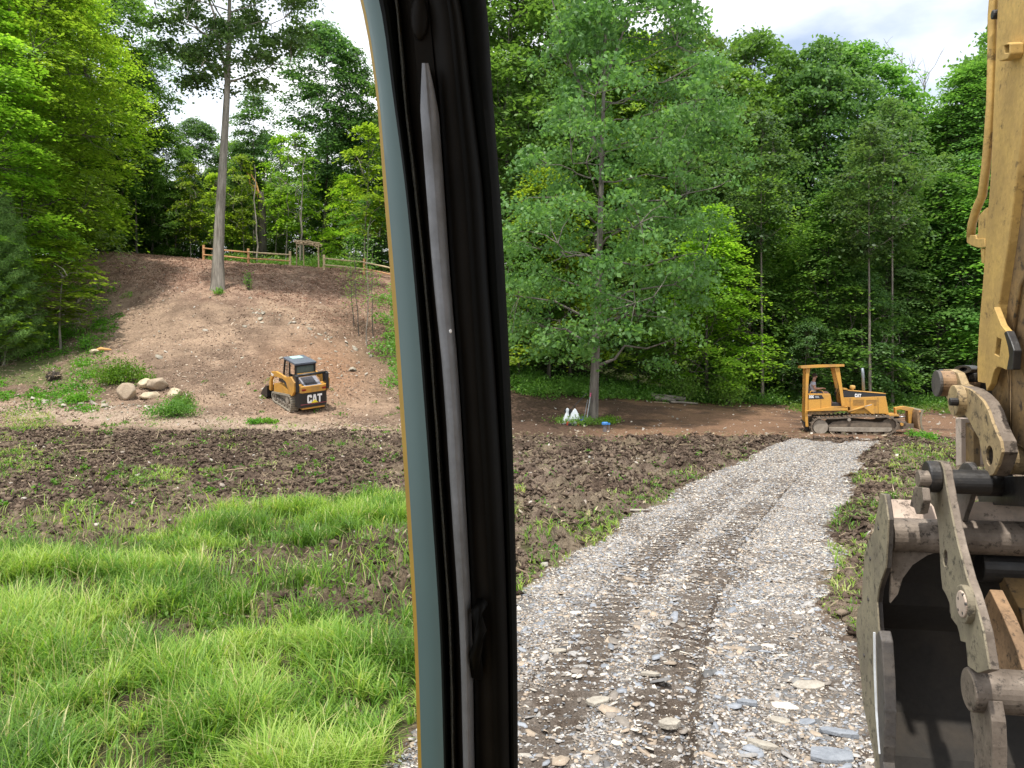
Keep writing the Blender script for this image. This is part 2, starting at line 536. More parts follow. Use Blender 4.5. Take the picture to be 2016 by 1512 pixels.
# ------------------------------------------------------------------ noise
_rs = np.random.RandomState(7)
_perm = _rs.rand(512, 512)
def vnoise(x, y, seed=0):
    xi = np.floor(x).astype(np.int64); yi = np.floor(y).astype(np.int64)
    fx = x - xi; fy = y - yi
    fx = fx*fx*(3-2*fx); fy = fy*fy*(3-2*fy)
    s1 = seed * 37; s2 = seed * 91
    g = lambda a, b: _perm[(a + s1) % 512, (b + s2) % 512]
    return (g(xi, yi)*(1-fx) + g(xi+1, yi)*fx)*(1-fy) + (g(xi, yi+1)*(1-fx) + g(xi+1, yi+1)*fx)*fy
def fbm(x, y, sc, oct=5, gain=0.5, seed=0):
    a = 1.0; s = 0; tot = 0; fq = 1.0 / sc
    c, si = math.cos(0.6), math.sin(0.6)
    for o in range(oct):
        s = s + a * vnoise(x*fq, y*fq, seed + o); tot += a; a *= gain; fq *= 2.03
        x, y = x*c - y*si + 13.1, x*si + y*c + 7.7
    return s / tot
def sstep(a, b, x):
    t = np.clip((x - a) / (b - a), 0, 1); return t*t*(3-2*t)

# ------------------------------------------------------------------ terrain heights
YS = np.array([0, 14, 20, 24, 28, 32, 36, 40, 44, 48, 52, 56, 60, 70, 90, 140], float)
PXS = np.array([-900, -400, 0, 200, 400, 600, 780, 900, 1020, 1200, 1400, 1600, 2000, 2900], float)
HT = np.array([
 [0,0,.05,.2,.6,1.2,2.2,3.6,5.2,7.0,8.6,9.8,10.5,11,11.5,13],
 [0,0,.05,.2,.5,1.1,2.1,3.5,5.2,7.0,8.6,9.8,10.5,11,11.5,13],
 [0,0,0,.1,.4,1.0,2.2,3.7,5.5,7.3,8.9,9.9,10.4,10.6,11,13],
 [0,0,0,.05,.3,1.0,2.3,4.0,5.9,7.8,9.4,10.4,10.8,10.9,11.2,13],
 [0,0,0,.05,.3,.9,2.3,4.1,6.1,7.8,9.0,9.9,10.2,10.4,11,13],
 [0,0,0,.05,.2,.75,2.0,3.6,5.3,7.0,8.4,9.4,9.9,11.2,12,14],
 [0,0,0,0,.15,.5,1.3,2.5,4.0,5.7,7.4,8.9,9.4,10.6,12,14],
 [0,0,0,0,.05,.25,.8,1.8,3.1,4.6,6.1,7.5,8.3,9.6,11.5,14],
 [0,0,0,0,0,.05,.4,1.3,2.2,3.2,4.2,5.2,6.0,7.8,10,13],
 [0,0,0,0,0,0,.15,.7,1.15,1.6,2.1,2.6,3.1,4.4,6.5,9],
 [0,0,0,0,0,0,.05,.35,.6,.8,1.0,1.3,1.6,2.4,3.5,6],
 [0,0,0,0,0,0,0,.12,.25,.4,.6,.8,1.0,1.5,2.5,4],
 [0,0,0,0,0,0,0,.02,.08,.2,.3,.4,.6,1.0,2.0,3],
 [0,0,0,0,0,0,0,.02,.08,.2,.3,.4,.6,1.0,2.0,3]], float)
def _cr(p0, p1, p2, p3, t):
    return 0.5*((2*p1) + (-p0+p2)*t + (2*p0-5*p1+4*p2-p3)*t*t + (-p0+3*p1-3*p2+p3)*t**3)
def Hbase(x, y):
    x = np.asarray(x, float); y = np.asarray(y, float)
    yy = np.clip(y, 6, 139.9)
    px = np.clip(1008 + F * x / yy, PXS[0] + 1, PXS[-1] - 1)
    j = np.clip(np.searchsorted(YS, yy) - 1, 0, len(YS) - 2); ty = (yy - YS[j]) / (YS[j+1] - YS[j])
    i = np.clip(np.searchsorted(PXS, px) - 1, 0, len(PXS) - 2); tx = (px - PXS[i]) / (PXS[i+1] - PXS[i])
    def row(ii):
        ii = np.clip(ii, 0, len(PXS) - 1)
        g = lambda jj: HT[ii, np.clip(jj, 0, len(YS) - 1)]
        return _cr(g(j-1), g(j), g(j+1), g(j+2), ty)
    h = _cr(row(i-1), row(i), row(i+1), row(i+2), tx)
    h = np.where(y < 14, 0.0, h)
    return h

# road edges (photo px,py on flat ground -> world)
def _edge(pts):
    py = np.array([p[1] for p in pts], float); px = np.array([p[0] for p in pts], float)
    Y = CH * F / (py - HY); X = (px - 1008) / F * Y
    o = np.argsort(Y); return Y[o], X[o]
RL = _edge([(-700,3200),(560,1720),(750,1512),(900,1330),(1040,1180),(1140,1092),(1250,1020),(1330,975),(1400,940),(1480,898),(1555,868),(1600,858)])
RR = _edge([(2100,3200),(1760,1720),(1715,1512),(1655,1300),(1632,1200),(1637,1100),(1652,1000),(1672,940),(1692,900),(1728,868),(1760,858)])
def road_l(y): return np.interp(y, *RL)
def road_r(y): return np.interp(y, *RR)
ROAD_END = 27.6
def inroad(x, y, m=0.0):
    """signed distance-ish: positive inside the road"""
    wob = (fbm(x, y, 1.1, 3, 0.5, 40) - 0.5) * 0.7
    d = np.minimum(x - road_l(y), road_r(y) - x) + wob
    e = (ROAD_END - y) * 0.5 + wob * 3
    return np.minimum(d, e) + m

def flat_py(y): return HY + CH * F / np.maximum(y, 3.0)
def polymask(px, py, poly):
    inside = np.zeros(px.shape, bool)
    n = len(poly); j = n - 1
    for i in range(n):
        xi, yi = poly[i]; xj, yj = poly[j]
        c = ((yi > py) != (yj > py)) & (px < (xj - xi) * (py - yi) / (yj - yi + 1e-9) + xi)
        inside ^= c; j = i
    return inside
GRASS_POLY = [(-3000,1075),(-100,1072),(120,1066),(240,1064),(330,1040),(430,1012),(540,990),(700,982),(1010,995),(1010,1240),(860,1400),(760,1512),(560,1720),(0,2600),(-3000,2600)]
MUD_HOLES = [[(640,1080),(760,1050),(1010,1040),(1010,1210),(700,1205),(600,1150)],
             [(400,1100),(560,1078),(640,1095),(610,1170),(440,1165)],
             [(470,1185),(640,1180),(810,1195),(790,1245),(520,1235)],
             [(300,1255),(385,1245),(400,1290),(330,1305)],
             [(220,1370),(290,1360),(300,1400),(230,1410)]]
def zones(x, y):
    """dict of 0..1 masks on the ground plane"""
    px = 1008 + F * x / np.maximum(y, 3.0); py = flat_py(y)
    wx = (fbm(x, y, 1.6, 4, 0.55, 11) - 0.5) * 160 * (6 / np.maximum(y, 5)) * 1.6
    wy = (fbm(x, y, 1.6, 4, 0.55, 15) - 0.5) * 240 * (6 / np.maximum(y, 5)) ** 1.5
    z = {}
    g = polymask(px + wx, py + wy, GRASS_POLY)
    for h in MUD_HOLES: g &= ~polymask(px + wx * 0.6, py + wy * 0.6, h)
    r = inroad(x, y)
    g &= r < -0.05
    z['grass'] = g.astype(float)
    z['road'] = (r > 0).astype(float)
    z['rd'] = r
    # churned dark soil in front of the hill and left of the road
    z['clod'] = sstep(29.5, 27.0, y + (fbm(x, y, 2.5, 3, .5, 3) - .5) * 3 + np.where(px > 1000, 0, 1) * 0.5) * sstep(0.0, -.55, r)
    return z, px, py

def ground_z(x, y, detail=True):
    """actual ground surface used by the terrain mesh"""
    x = np.asarray(x, float); y = np.asarray(y, float)
    h = Hbase(x, y)
    z, px, py = zones(x, y)
    cl = z['clod'] * (1 - z['grass']) * sstep(4, 8, y)
    n = fbm(x, y, 0.55, 4, 0.55, 21)
    ridg = 1 - np.abs(2 * fbm(x, y, 0.42, 3, 0.5, 25) - 1)
    lump = np.clip((n - 0.46) * 2.2, 0, 1)
    right = sstep(1560, 1640, px)
    amp = cl * (0.34 - 0.20 * right) * np.where(px > 1000, 1.0, 0.45)
    h = h + amp * (lump * 0.9 + (ridg - 0.7) * 0.35)
    h = h + (fbm(x, y, 0.16, 3, 0.65, 31) - 0.5) * (0.03 + 0.20 * cl)
    # the hill: raked earth with shallow track grooves
    hill = sstep(29, 33, y) * (1 - sstep(1000, 1100, px))
    h = h + hill * ((fbm(x, y, 0.9, 4, 0.55, 51) - 0.5) * 0.22 + (fbm(x * .5 + y * .35, y * 3.0 - x * 1.2, .8, 3, .6, 77) - .5) * .10)
    # mud heap by the pillar
    d2 = ((px - 790) / 90) ** 2 + ((py - 1110) / 50) ** 2
    h = h + np.exp(-d2) * 0.22 * (0.5 + lump) * (y < 16)
    # bank right of the road
    h = h + sstep(0, 0.7, -z['rd']) * right * sstep(27, 20, y) * 0.12
    h = h - z['road'] * 0.16 * sstep(0.02, 0.3, z['rd'])
    return h
def gz(x, y): return float(ground_z(np.array([x]), np.array([y]))[0])

# photo pixel helpers
def at_depth(px, py, Y): return Vector(((px - 1008) / F * Y, Y, CH - (py - HY) / F * Y))
def on_ground(px, Y):
    x = (px - 1008) / F * Y
    return Vector((x, Y, gz(x, Y)))
# ------------------------------------------------------------------ ground sheet
def lerp3(a, b, t): return a * (1 - t[:, None]) + b * t[:, None]
def C3(*c): return np.array(c, float)
def ground_color(x, y, zz=None):
    z, px, py0 = zones(x, y)
    H = Hbase(x, y)
    py = HY - (H - CH) * F / np.maximum(y, 3.0)
    n_big = fbm(x, y, 4.0, 4, 0.55, 61)
    n_mid = fbm(x, y, 0.9, 4, 0.55, 65)
    n_sm = fbm(x, y, 0.22, 3, 0.6, 69)
    N = len(x)
    soil_d = C3(.062, .043, .031); soil_l = C3(.165, .120, .088)
    c = lerp3(np.tile(soil_d, (N, 1)), soil_l, sstep(.34, .66, .45*n_mid + .35*n_sm + .2*n_big))
    # drier, greyer churned soil next to the road
    dry = (px > 1000) * sstep(27, 21, y) * sstep(.30, .55, n_mid)
    c = lerp3(c, C3(.205, .160, .122), dry * .5)
    # graded orange earth beyond
    gr = sstep(26.5, 30, y + (n_mid - .5) * 3) * sstep(820, 900, px)
    oc = lerp3(np.tile(C3(.095, .060, .042), (N, 1)), C3(.205, .122, .076), sstep(.38, .60, .6 * n_big + .4 * n_mid) * sstep(1100, 1250, px))
    c = lerp3(c, oc, gr)
    # hillside
    hill = sstep(27.5, 29.5, y + (n_mid - .5) * 2.2) * (1 - sstep(900, 1010, px + (n_mid - .5) * 160))
    hc = lerp3(np.tile(C3(.165, .115, .082), (N, 1)), C3(.33, .235, .165), sstep(.34, .64, .5 * n_big + .5 * n_mid))
    streak = fbm(x * .5 + y * .35, y * 3.0 - x * 1.2, .8, 3, .6, 77)
    hc = hc * (0.70 + .60 * streak)[:, None]
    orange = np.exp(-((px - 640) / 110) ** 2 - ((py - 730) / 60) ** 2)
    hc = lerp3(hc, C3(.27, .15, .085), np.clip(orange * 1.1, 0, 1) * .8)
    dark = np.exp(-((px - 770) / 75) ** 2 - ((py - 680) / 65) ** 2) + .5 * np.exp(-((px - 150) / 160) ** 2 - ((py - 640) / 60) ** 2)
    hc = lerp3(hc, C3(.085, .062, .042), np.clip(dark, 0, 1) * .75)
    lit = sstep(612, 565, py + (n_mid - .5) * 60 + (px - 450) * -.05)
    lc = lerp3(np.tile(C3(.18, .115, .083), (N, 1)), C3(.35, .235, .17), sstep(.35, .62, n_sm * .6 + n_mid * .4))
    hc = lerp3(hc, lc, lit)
    green = sstep(260, 120, px + (n_mid - .5) * 160) * sstep(.40, .55, n_mid) * sstep(800, 760, py)
    hc = lerp3(hc, C3(.075, .11, .028), green * .8)
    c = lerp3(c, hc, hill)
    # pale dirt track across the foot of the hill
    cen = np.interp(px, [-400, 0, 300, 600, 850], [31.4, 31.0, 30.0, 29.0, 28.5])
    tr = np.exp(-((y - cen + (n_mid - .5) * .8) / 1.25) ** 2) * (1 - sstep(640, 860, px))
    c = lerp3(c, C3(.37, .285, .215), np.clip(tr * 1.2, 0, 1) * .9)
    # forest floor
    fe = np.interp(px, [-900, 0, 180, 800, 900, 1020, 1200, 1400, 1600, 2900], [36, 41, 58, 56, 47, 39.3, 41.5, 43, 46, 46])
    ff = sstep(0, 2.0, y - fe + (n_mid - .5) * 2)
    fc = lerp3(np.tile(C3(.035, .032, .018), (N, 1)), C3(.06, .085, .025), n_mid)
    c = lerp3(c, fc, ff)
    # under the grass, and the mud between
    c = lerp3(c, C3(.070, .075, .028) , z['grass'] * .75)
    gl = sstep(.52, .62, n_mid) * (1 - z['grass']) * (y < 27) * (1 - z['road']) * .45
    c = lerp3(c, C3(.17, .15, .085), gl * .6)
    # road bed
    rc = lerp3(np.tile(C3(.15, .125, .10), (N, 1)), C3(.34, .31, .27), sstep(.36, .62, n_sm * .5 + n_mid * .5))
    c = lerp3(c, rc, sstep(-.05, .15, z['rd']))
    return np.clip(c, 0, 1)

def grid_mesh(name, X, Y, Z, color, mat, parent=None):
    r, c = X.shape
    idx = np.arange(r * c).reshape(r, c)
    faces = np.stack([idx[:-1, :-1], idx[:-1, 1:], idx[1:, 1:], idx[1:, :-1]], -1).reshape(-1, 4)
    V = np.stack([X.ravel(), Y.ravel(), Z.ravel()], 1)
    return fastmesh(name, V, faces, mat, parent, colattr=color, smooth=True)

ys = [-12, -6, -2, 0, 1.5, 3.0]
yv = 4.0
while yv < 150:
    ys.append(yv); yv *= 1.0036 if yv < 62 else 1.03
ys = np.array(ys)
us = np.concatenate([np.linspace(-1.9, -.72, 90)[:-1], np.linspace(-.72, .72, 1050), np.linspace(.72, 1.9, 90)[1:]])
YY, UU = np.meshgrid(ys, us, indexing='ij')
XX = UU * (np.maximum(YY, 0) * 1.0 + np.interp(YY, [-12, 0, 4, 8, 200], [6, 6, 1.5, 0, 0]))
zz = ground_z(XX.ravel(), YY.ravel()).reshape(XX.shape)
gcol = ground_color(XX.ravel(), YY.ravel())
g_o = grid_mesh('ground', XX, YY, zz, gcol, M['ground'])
tag(g_o, kind='structure')

# ------------------------------------------------------------------ gravel road surface
def road_z(x, y):
    c = (road_l(y) + road_r(y)) / 2
    wd = road_r(y) - road_l(y)
    q = (x - c) / wd                       # -0.5 .. 0.5
    h = np.full(x.shape, 0.004) + (fbm(x, y, .5, 4, .55, 81) - .5) * .05 + (fbm(x, y, .09, 3, .6, 85) - .5) * .022
    qw = q + (fbm(x * 0, y, 3, 2, .5, 90) - .5) * .04
    for a_, b_ in ((-.27, -.11), (-.01, .115)):
        m = sstep(a_ - .015, a_ + .015, qw) * sstep(b_ + .015, b_ - .015, qw)
        ph = y / .16 + (qw - a_) * 1.1
        bars = np.clip(np.sin(ph * 2 * PI) * 1.6, -1, 1)
        h = h - m * (.03 - .021 * bars * sstep(19, 12, y) * (.35 + fbm(x, y, .8, 2, .5, 95)))
    h = h - .055 * np.exp(-((qw - .128) / .011) ** 2) * (.4 + fbm(x, y, .5, 2, .5, 96)) + .03 * np.exp(-((qw - .155) / .014) ** 2)
    h = h - .03 * np.exp(-((qw + .285) / .010) ** 2)
    h = h + .05 * np.exp(-((q + .0) / .03) ** 2) * (fbm(x, y, .3, 2, .5, 93))
    return h
ry = []
yv = 3.0
while yv < ROAD_END + 1.2:
    ry.append(yv); yv *= 1.0032
ry = np.array(ry)
qv = np.linspace(-.14, 1.14, 330)
RY, RQ = np.meshgrid(ry, qv, indexing='ij')
RX = road_l(RY) + RQ * (road_r(RY) - road_l(RY))
edge = inroad(RX.ravel(), RY.ravel()).reshape(RX.shape)
RZ = road_z(RX, RY) - .14 * sstep(.12, -.25, edge)
rn = fbm(RX.ravel(), RY.ravel(), .6, 4, .55, 101); rs = fbm(RX.ravel(), RY.ravel(), .12, 3, .6, 105)
rcol = lerp3(np.tile(C3(.115, .09, .07), (rn.size, 1)), C3(.23, .20, .17), sstep(.30, .60, rn * .55 + rs * .45))
qq = RQ.ravel() - .5
dk = np.exp(-((qq + .19) / .08) ** 2) * .45 + np.exp(-((qq - .055) / .06) ** 2) * .4 + np.exp(-((qq - .13) / .02) ** 2) * .8
rcol = lerp3(rcol, C3(.075, .055, .04), np.clip(dk * 1.1, 0, .8) * (RY.ravel() < 22) * sstep(.30, .5, rn))
r_o = grid_mesh('gravel_road', RX, RY, RZ, rcol, M['road'])
tag(r_o, kind='structure')

# ------------------------------------------------------------------ scatter helpers
rs_ = np.random.RandomState(11)
def shards(name, P, size, thick, colr, mat, tilt=.18, elong=1.6, k=6, rs=rs_, hz=0.0):
    N = len(P)
    th0 = rs.rand(N) * 2 * PI
    ang = np.linspace(0, 2 * PI, k, endpoint=False)[None, :] + (rs.rand(N, k) - .5) * .7
    rad = size[:, None] * (.7 + .5 * rs.rand(N, k))
    el = 1 + (elong - 1) * rs.rand(N)
    lx = np.cos(ang) * rad * el[:, None] ** .5; ly = np.sin(ang) * rad / el[:, None] ** .5
    ct, st = np.cos(th0)[:, None], np.sin(th0)[:, None]
    X = lx * ct - ly * st; Y = lx * st + ly * ct
    tx = rs.randn(N)[:, None] * tilt; ty = rs.randn(N)[:, None] * tilt
    Z = X * tx + Y * ty
    top = np.stack([X * .92, Y * .92, Z + thick[:, None]], -1) + P[:, None, :]
    bot = np.stack([X, Y, Z - thick[:, None] * .6], -1) + P[:, None, :]
    V = np.concatenate([top, bot], 1).reshape(-1, 3)
    b = (np.arange(N) * 2 * k)[:, None]
    f1 = b + np.arange(k)[None, :]
    i = np.arange(k); j = (i + 1) % k
    f2 = (b[:, :, None] + np.stack([i, i + k, j + k, j], 1)[None, :, :].reshape(1, -1, 4)).reshape(-1, 4)
    return fastmesh(name, V, [f1, f2], mat, colattr=np.repeat(colr, 2 * k, axis=0))

def pick(pal, w, n, rs=rs_, var=.12):
    pal = np.array(pal); w = np.array(w, float); w /= w.sum()
    c = pal[rs.choice(len(pal), n, p=w)]
    return np.clip(c * (1 + rs.randn(n, 1) * var), .01, .95)

# slate chips of the road
def road_pts(n, y0, y1, p=1.0):
    t = rs_.rand(n); y = (y0 ** p + t * (y1 ** p - y0 ** p)) ** (1 / p)
    q = rs_.rand(n) * 1.12 - .06
    x = road_l(y) + q * (road_r(y) - road_l(y))
    d = inroad(x, y)
    k = (d > -.12) & ((d > 0.05) | (rs_.rand(n) < .6))
    qq = q - .5
    rut = np.exp(-((qq + .19) / .08) ** 2) + np.exp(-((qq - .055) / .06) ** 2) + 1.3 * np.exp(-((qq - .128) / .016) ** 2)
    patch = fbm(x, y, .9, 3, .5, 131)
    k &= rs_.rand(n) > .58 * np.clip(rut, 0, 1.3) * (.55 + .9 * fbm(x, y, .7, 2, .5, 133)) * sstep(24, 14, y)
    k &= rs_.rand(n) > .6 * sstep(.56, .66, patch)
    return x[k], y[k]
PAL = [(.22,.235,.26), (.32,.305,.29), (.52,.475,.41), (.11,.108,.108), (.33,.265,.20), (.21,.183,.156)]
PW = [1.8, 2.0, 1.1, 2.0, 1.5, 3.4]
xs, ys_, sz = [], [], []
for n, y0, y1, s0, s1 in ((62000, 4.0, 9.5, .005, .020), (60000, 9.0, 16, .008, .026), (42000, 15, ROAD_END + .6, .012, .032), (2200, 4, 12, .024, .05), (200, 4.5, 10, .05, .085)):
    a, b = road_pts(n, y0, y1)
    xs.append(a); ys_.append(b)
    sz.append(s0 + (s1 - s0) * rs_.rand(len(a)) ** 2.2)
cx, cyy, cs = map(np.concatenate, (xs, ys_, sz))
cz = road_z(cx, cyy) + .003
chips = shards('gravel', np.stack([cx, cyy, cz], 1), cs, cs * .10 + .002, np.clip(pick(PAL, PW, len(cx)) * 1.18, 0, .8), M['chips'], .20, 2.4)
tag(chips, 'grey and tan slate chips covering the road', kind='stuff')

# dirt clods in the churned soil, wood flakes on the hill
def soil_pts(n, px0, px1, y0, y1, cond):
    y = (y0 ** 1.3 + rs_.rand(n) * (y1 ** 1.3 - y0 ** 1.3)) ** (1 / 1.3)
    px = px0 + rs_.rand(n) * (px1 - px0)
    x = (px - 1008) / F * y
    k = cond(x, y, px)
    return x[k], y[k]
def c_soil(x, y, px):
    z, _, _ = zones(x, y)
    return (z['grass'] < .5) & (z['rd'] < -.04) & (z['clod'] > .12) & ((px > 1000) | (y > 13.5) | (rs_.rand(len(x)) < .25)) & (rs_.rand(len(x)) < .25 + 1.4 * sstep(.42, .65, fbm(x, y, 1.2, 3, .5, 141)))
ax, ay = soil_pts(230000, -60, 2100, 7.5, 29, c_soil)
s = .005 + .060 * rs_.rand(len(ax)) ** 6.0 + .0005 * ay
P = np.stack([ax, ay, ground_z(ax, ay) + s * .25], 1)
N = len(P); th = rs_.rand(N, 6)
oct_ = np.array([(1,0,0),(0,1,0),(-1,0,0),(0,-1,0),(0,0,.8),(0,0,-.6)])
V = P[:, None, :] + oct_[None] * (s[:, None, None] * (.45 + 1.1 * rs_.rand(N, 6, 1))) * np.array([1, 1, .75]) + (rs_.rand(N, 6, 3) - .5) * s[:, None, None] * 1.3
fo = np.array([(0,1,4),(1,2,4),(2,3,4),(3,0,4),(1,0,5),(2,1,5),(3,2,5),(0,3,5)])
Fc = ((np.arange(N) * 6)[:, None, None] + fo[None]).reshape(-1, 3)
cc = pick([(.06,.042,.031), (.11,.08,.06), (.15,.11,.08), (.20,.155,.115)], [3.8, 4, 1.8, .5], N)
o = fastmesh('dirt', V.reshape(-1, 3), Fc, M['clods'], colattr=np.repeat(cc, 6, 0)); tag(o, 'loose brown clods of churned earth', kind='stuff')

def c_hill(x, y, px): return (rs_.rand(len(x)) < (.25 + sstep(.4, .6, fbm(x, y, 2.0, 3, .5, 151))) * (.38 + .62 * sstep(42, 47, y + (px - 450) * .008)))
ax, ay = soil_pts(90000, -40, 830, 28.5, 58, c_hill)
s = .012 + .048 * rs_.rand(len(ax)) ** 3.5
P = np.stack([ax, ay, ground_z(ax, ay) + .02], 1)
sl_ = (Hbase(ax, ay + .3) - Hbase(ax, ay - .3)) / .6
fc_ = pick([(.38,.28,.205), (.29,.195,.14), (.19,.13,.095), (.52,.43,.34), (.11,.078,.056)], [3, 3, 2.4, .7, 1.5], len(s))
up_ = sstep(42, 47, ay + ((ax / ay * F + 1008) - 450) * .008)[:, None]
fc_ = fc_ * (1 - up_) + fc_ * np.array([[1.0, .84, .80]]) * up_
o = shards('wood_chip_mulch', P, s, np.full(len(s), .012), fc_, M['flakes'], .45, 5.0, 4)
tag(o, 'scattered bark flakes and dead leaves on the cleared slope', kind='stuff')

# dry roots and straw mixed into the earth
ax, ay = soil_pts(9000, -60, 2100, 8, 31, lambda x, y, px: (zones(x, y)[0]['rd'] < -.1))
s = .010 + .022 * rs_.rand(len(ax)) + .0006 * ay
o = shards('straw', np.stack([ax, ay, ground_z(ax, ay) + .02], 1), s, np.full(len(s), .003), pick([(.28,.22,.145), (.20,.15,.10), (.40,.33,.23), (.10,.12,.04)], [3, 3, .8, 1.5], len(s)), M['flakes'], .5, 14.0, 4)
tag(o, 'dry straw and roots torn up with the earth', kind='stuff')
# pale stones lying on soil and hill
def c_any(x, y, px):
    z, _, _ = zones(x, y)
    return (z['rd'] < 0) & (z['grass'] < .5)
ax, ay = soil_pts(2200, -40, 2050, 9, 50, c_any)
s = .012 + .045 * rs_.rand(len(ax)) ** 4 + .0002 * ay
o = shards('rubble', np.stack([ax, ay, ground_z(ax, ay) + s * .3], 1), s, s * .5, pick([(.44,.40,.34), (.32,.27,.22), (.54,.50,.44)], [2, 3, 1], len(s)), M['chips'], .3, 1.8)
tag(o, 'small pale stones scattered over the bare soil', kind='stuff')
# raked stone line across the hill, and along the pale track
def strip(pts, n, w, seed):
    r = np.random.RandomState(seed)
    pts = np.array(pts, float); t = r.rand(n) * (len(pts) - 1); i = t.astype(int); f = t - i
    p = pts[i] * (1 - f[:, None]) + pts[i + 1] * f[:, None]
    y = p[:, 1] + r.randn(n) * w; x = (p[:, 0] + r.randn(n) * 6 - 1008) / F * y
    return x, y
sx, sy = [], []
for a in (([(480, 43.2), (560, 42.9), (640, 41.6), (730, 40.2)], 75, .8, 1), ([(60, 32.3), (160, 32.0), (260, 31.6), (330, 31.3)], 60, .35, 2), ([(300, 41), (600, 39), (760, 38)], 26, 2.2, 3)):
    x, y = strip(*a); sx.append(x); sy.append(y)
ax, ay = np.concatenate(sx), np.concatenate(sy)
s = .04 + .12 * rs_.rand(len(ax)) ** 3
o = shards('rubble', np.stack([ax, ay, ground_z(ax, ay) + s * .2], 1), s, s * .45, pick([(.38,.34,.27), (.28,.25,.20), (.48,.43,.36)], [2, 2, 1], len(s)), M['chips'], .35, 1.8)
tag(o, 'lines of pale raked stones on the cleared hillside', kind='stuff')

# ------------------------------------------------------------------ grass
def blades(name, x, y, z, h, wd, lean, hue, mat, parent=None, rs=rs_, up=1.0):
    N = len(x)
    az = rs.rand(N) * 2 * PI
    az = az * .9 + (fbm(x, y, .8, 2, .5, 161) * 4 * PI) * .1
    dx, dy = np.cos(az), np.sin(az)
    sxv, syv = -dy, dx
    ts = np.array([0, .38, .72, 1.0]); ws = np.array([.8, 1.0, .7, .04])
    bend = lean * (.4 + 1.1 * rs.rand(N))
    V = np.empty((N, 4, 2, 3), np.float32)
    for k, (t, wf) in enumerate(zip(ts, ws)):
        off = h * bend * t ** 2
        zz = z + h * (t - .45 * bend * t ** 2.4) * up
        cx_ = x + dx * off; cy_ = y + dy * off
        for sgn, e in ((0, -1), (1, 1)):
            V[:, k, sgn, 0] = cx_ + e * sxv * wd * wf * .5
            V[:, k, sgn, 1] = cy_ + e * syv * wd * wf * .5
            V[:, k, sgn, 2] = zz
    b = (np.arange(N) * 8)[:, None, None]
    fo = np.array([[0, 1, 3, 2], [2, 3, 5, 4], [4, 5, 7, 6]])
    Fc = (b + fo[None]).reshape(-1, 4)
    return fastmesh(name, V.reshape(-1, 3), Fc, mat, parent, attrs={'tint': np.repeat(hue, 8)})

def grass_area(n, px0, px1, y0, y1, prob, hmin, hmax, wmul=1.0):
    y = (y0 ** 1.1 + rs_.rand(n) * (y1 ** 1.1 - y0 ** 1.1)) ** (1 / 1.1)
    px = px0 + rs_.rand(n) * (px1 - px0)
    x = (px - 1008) / F * y
    # pull blades into tufts
    cs_ = .16
    jx = (np.floor(x / cs_) + .5) * cs_; jy = (np.floor(y / cs_) + .5) * cs_
    hx = vnoise(jx * 53.1, jy * 47.7, 3) * cs_ * .8; hy = vnoise(jx * 31.7, jy * 71.3, 9) * cs_ * .8
    pull = rs_.rand(n) ** .6 * .75
    x = x * (1 - pull) + (jx + hx - cs_ * .4) * pull; y = y * (1 - pull) + (jy + hy - cs_ * .4) * pull
    p = prob(x, y)
    k = rs_.rand(n) < p
    x, y = x[k], y[k]
    hn = fbm(x, y, .7, 3, .5, 171)
    h = (hmin + (hmax - hmin) * (sstep(.3, .7, hn) * .7 + .3 * rs_.rand(len(x)))) * (.55 + .6 * rs_.rand(len(x)))
    wd = (.0030 + .0040 * rs_.rand(len(x)) + .009 * rs_.rand(len(x)) ** 6) * (1 + y * .05) * wmul
    hue = np.clip(.12 + .62 * sstep(.28, .72, fbm(x, y, 1.0, 4, .55, 175)) + .20 * rs_.randn(len(x)), 0, .88)
    dry = rs_.rand(len(x)) < .06
    hue = np.where(dry, 1.0, hue)
    return x, y, h, wd, hue
def p_main(x, y):
    z, px, py = zones(x, y)
    d = fbm(x, y, .5, 3, .5, 181)
    return z['grass'] * (.07 + .93 * sstep(.38, .58, d)) + .04 * (z['rd'] < -.2) * (y < 14) * (px < 1000)
a = grass_area(265000, -330, 1010, 4.4, 19.0, p_main, .10, .52)
x, y, h, wd, hue = a
o = blades('grass', x, y, ground_z(x, y) - .01, h, wd, .72, hue, M['grass']); tag(o, 'bright green tall grass of the near field', kind='stuff')
PATCH = [[(228,968),(250,930),(330,915),(378,935),(372,965)], [(-60,885),(60,880),(110,905),(70,940),(-60,960)], [(380,930),(440,915),(445,940),(390,948)],
         [(1745,885),(1880,870),(1890,930),(1750,935)], [(0,800),(90,812),(120,838),(60,850),(0,845)], [(120,990),(200,975),(215,1010),(130,1030)],
         [(1640,1010),(1700,1000),(1720,1040),(1650,1050)], [(1640,1080),(1700,1070),(1720,1130),(1650,1140)], [(1010,955),(1030,950),(1030,980),(1010,985)]]
def p_side(x, y):
    z, px, py0 = zones(x, y)
    py = HY - (Hbase(x, y) - CH) * F / np.maximum(y, 3)
    n = fbm(x, y, .8, 3, .5, 185)
    left = (z['rd'] < -.02) & (z['rd'] > -.95) & (px < 1500)
    p = left * sstep(.33, .50, n) * sstep(24, 13, y) * 1.0
    right = (z['rd'] < -.15) & (px > 1500) & (y < 26)
    p = np.maximum(p, right * sstep(.50, .62, n) * .6)
    for g in PATCH:
        wv = (n - .5) * 60
        p = np.maximum(p, polymask(px + wv, py + wv * .4, g) * .8)
    far = (px < 1000) * (y > 15) * (y < 30) * (z['road'] < .5) * (z['grass'] < .5)
    p = np.maximum(p, far * sstep(.56, .66, n) * .30)
    return p
a = grass_area(190000, -100, 2100, 5.0, 33.0, p_side, .06, .22, 1.3)
x, y, h, wd, hue = a
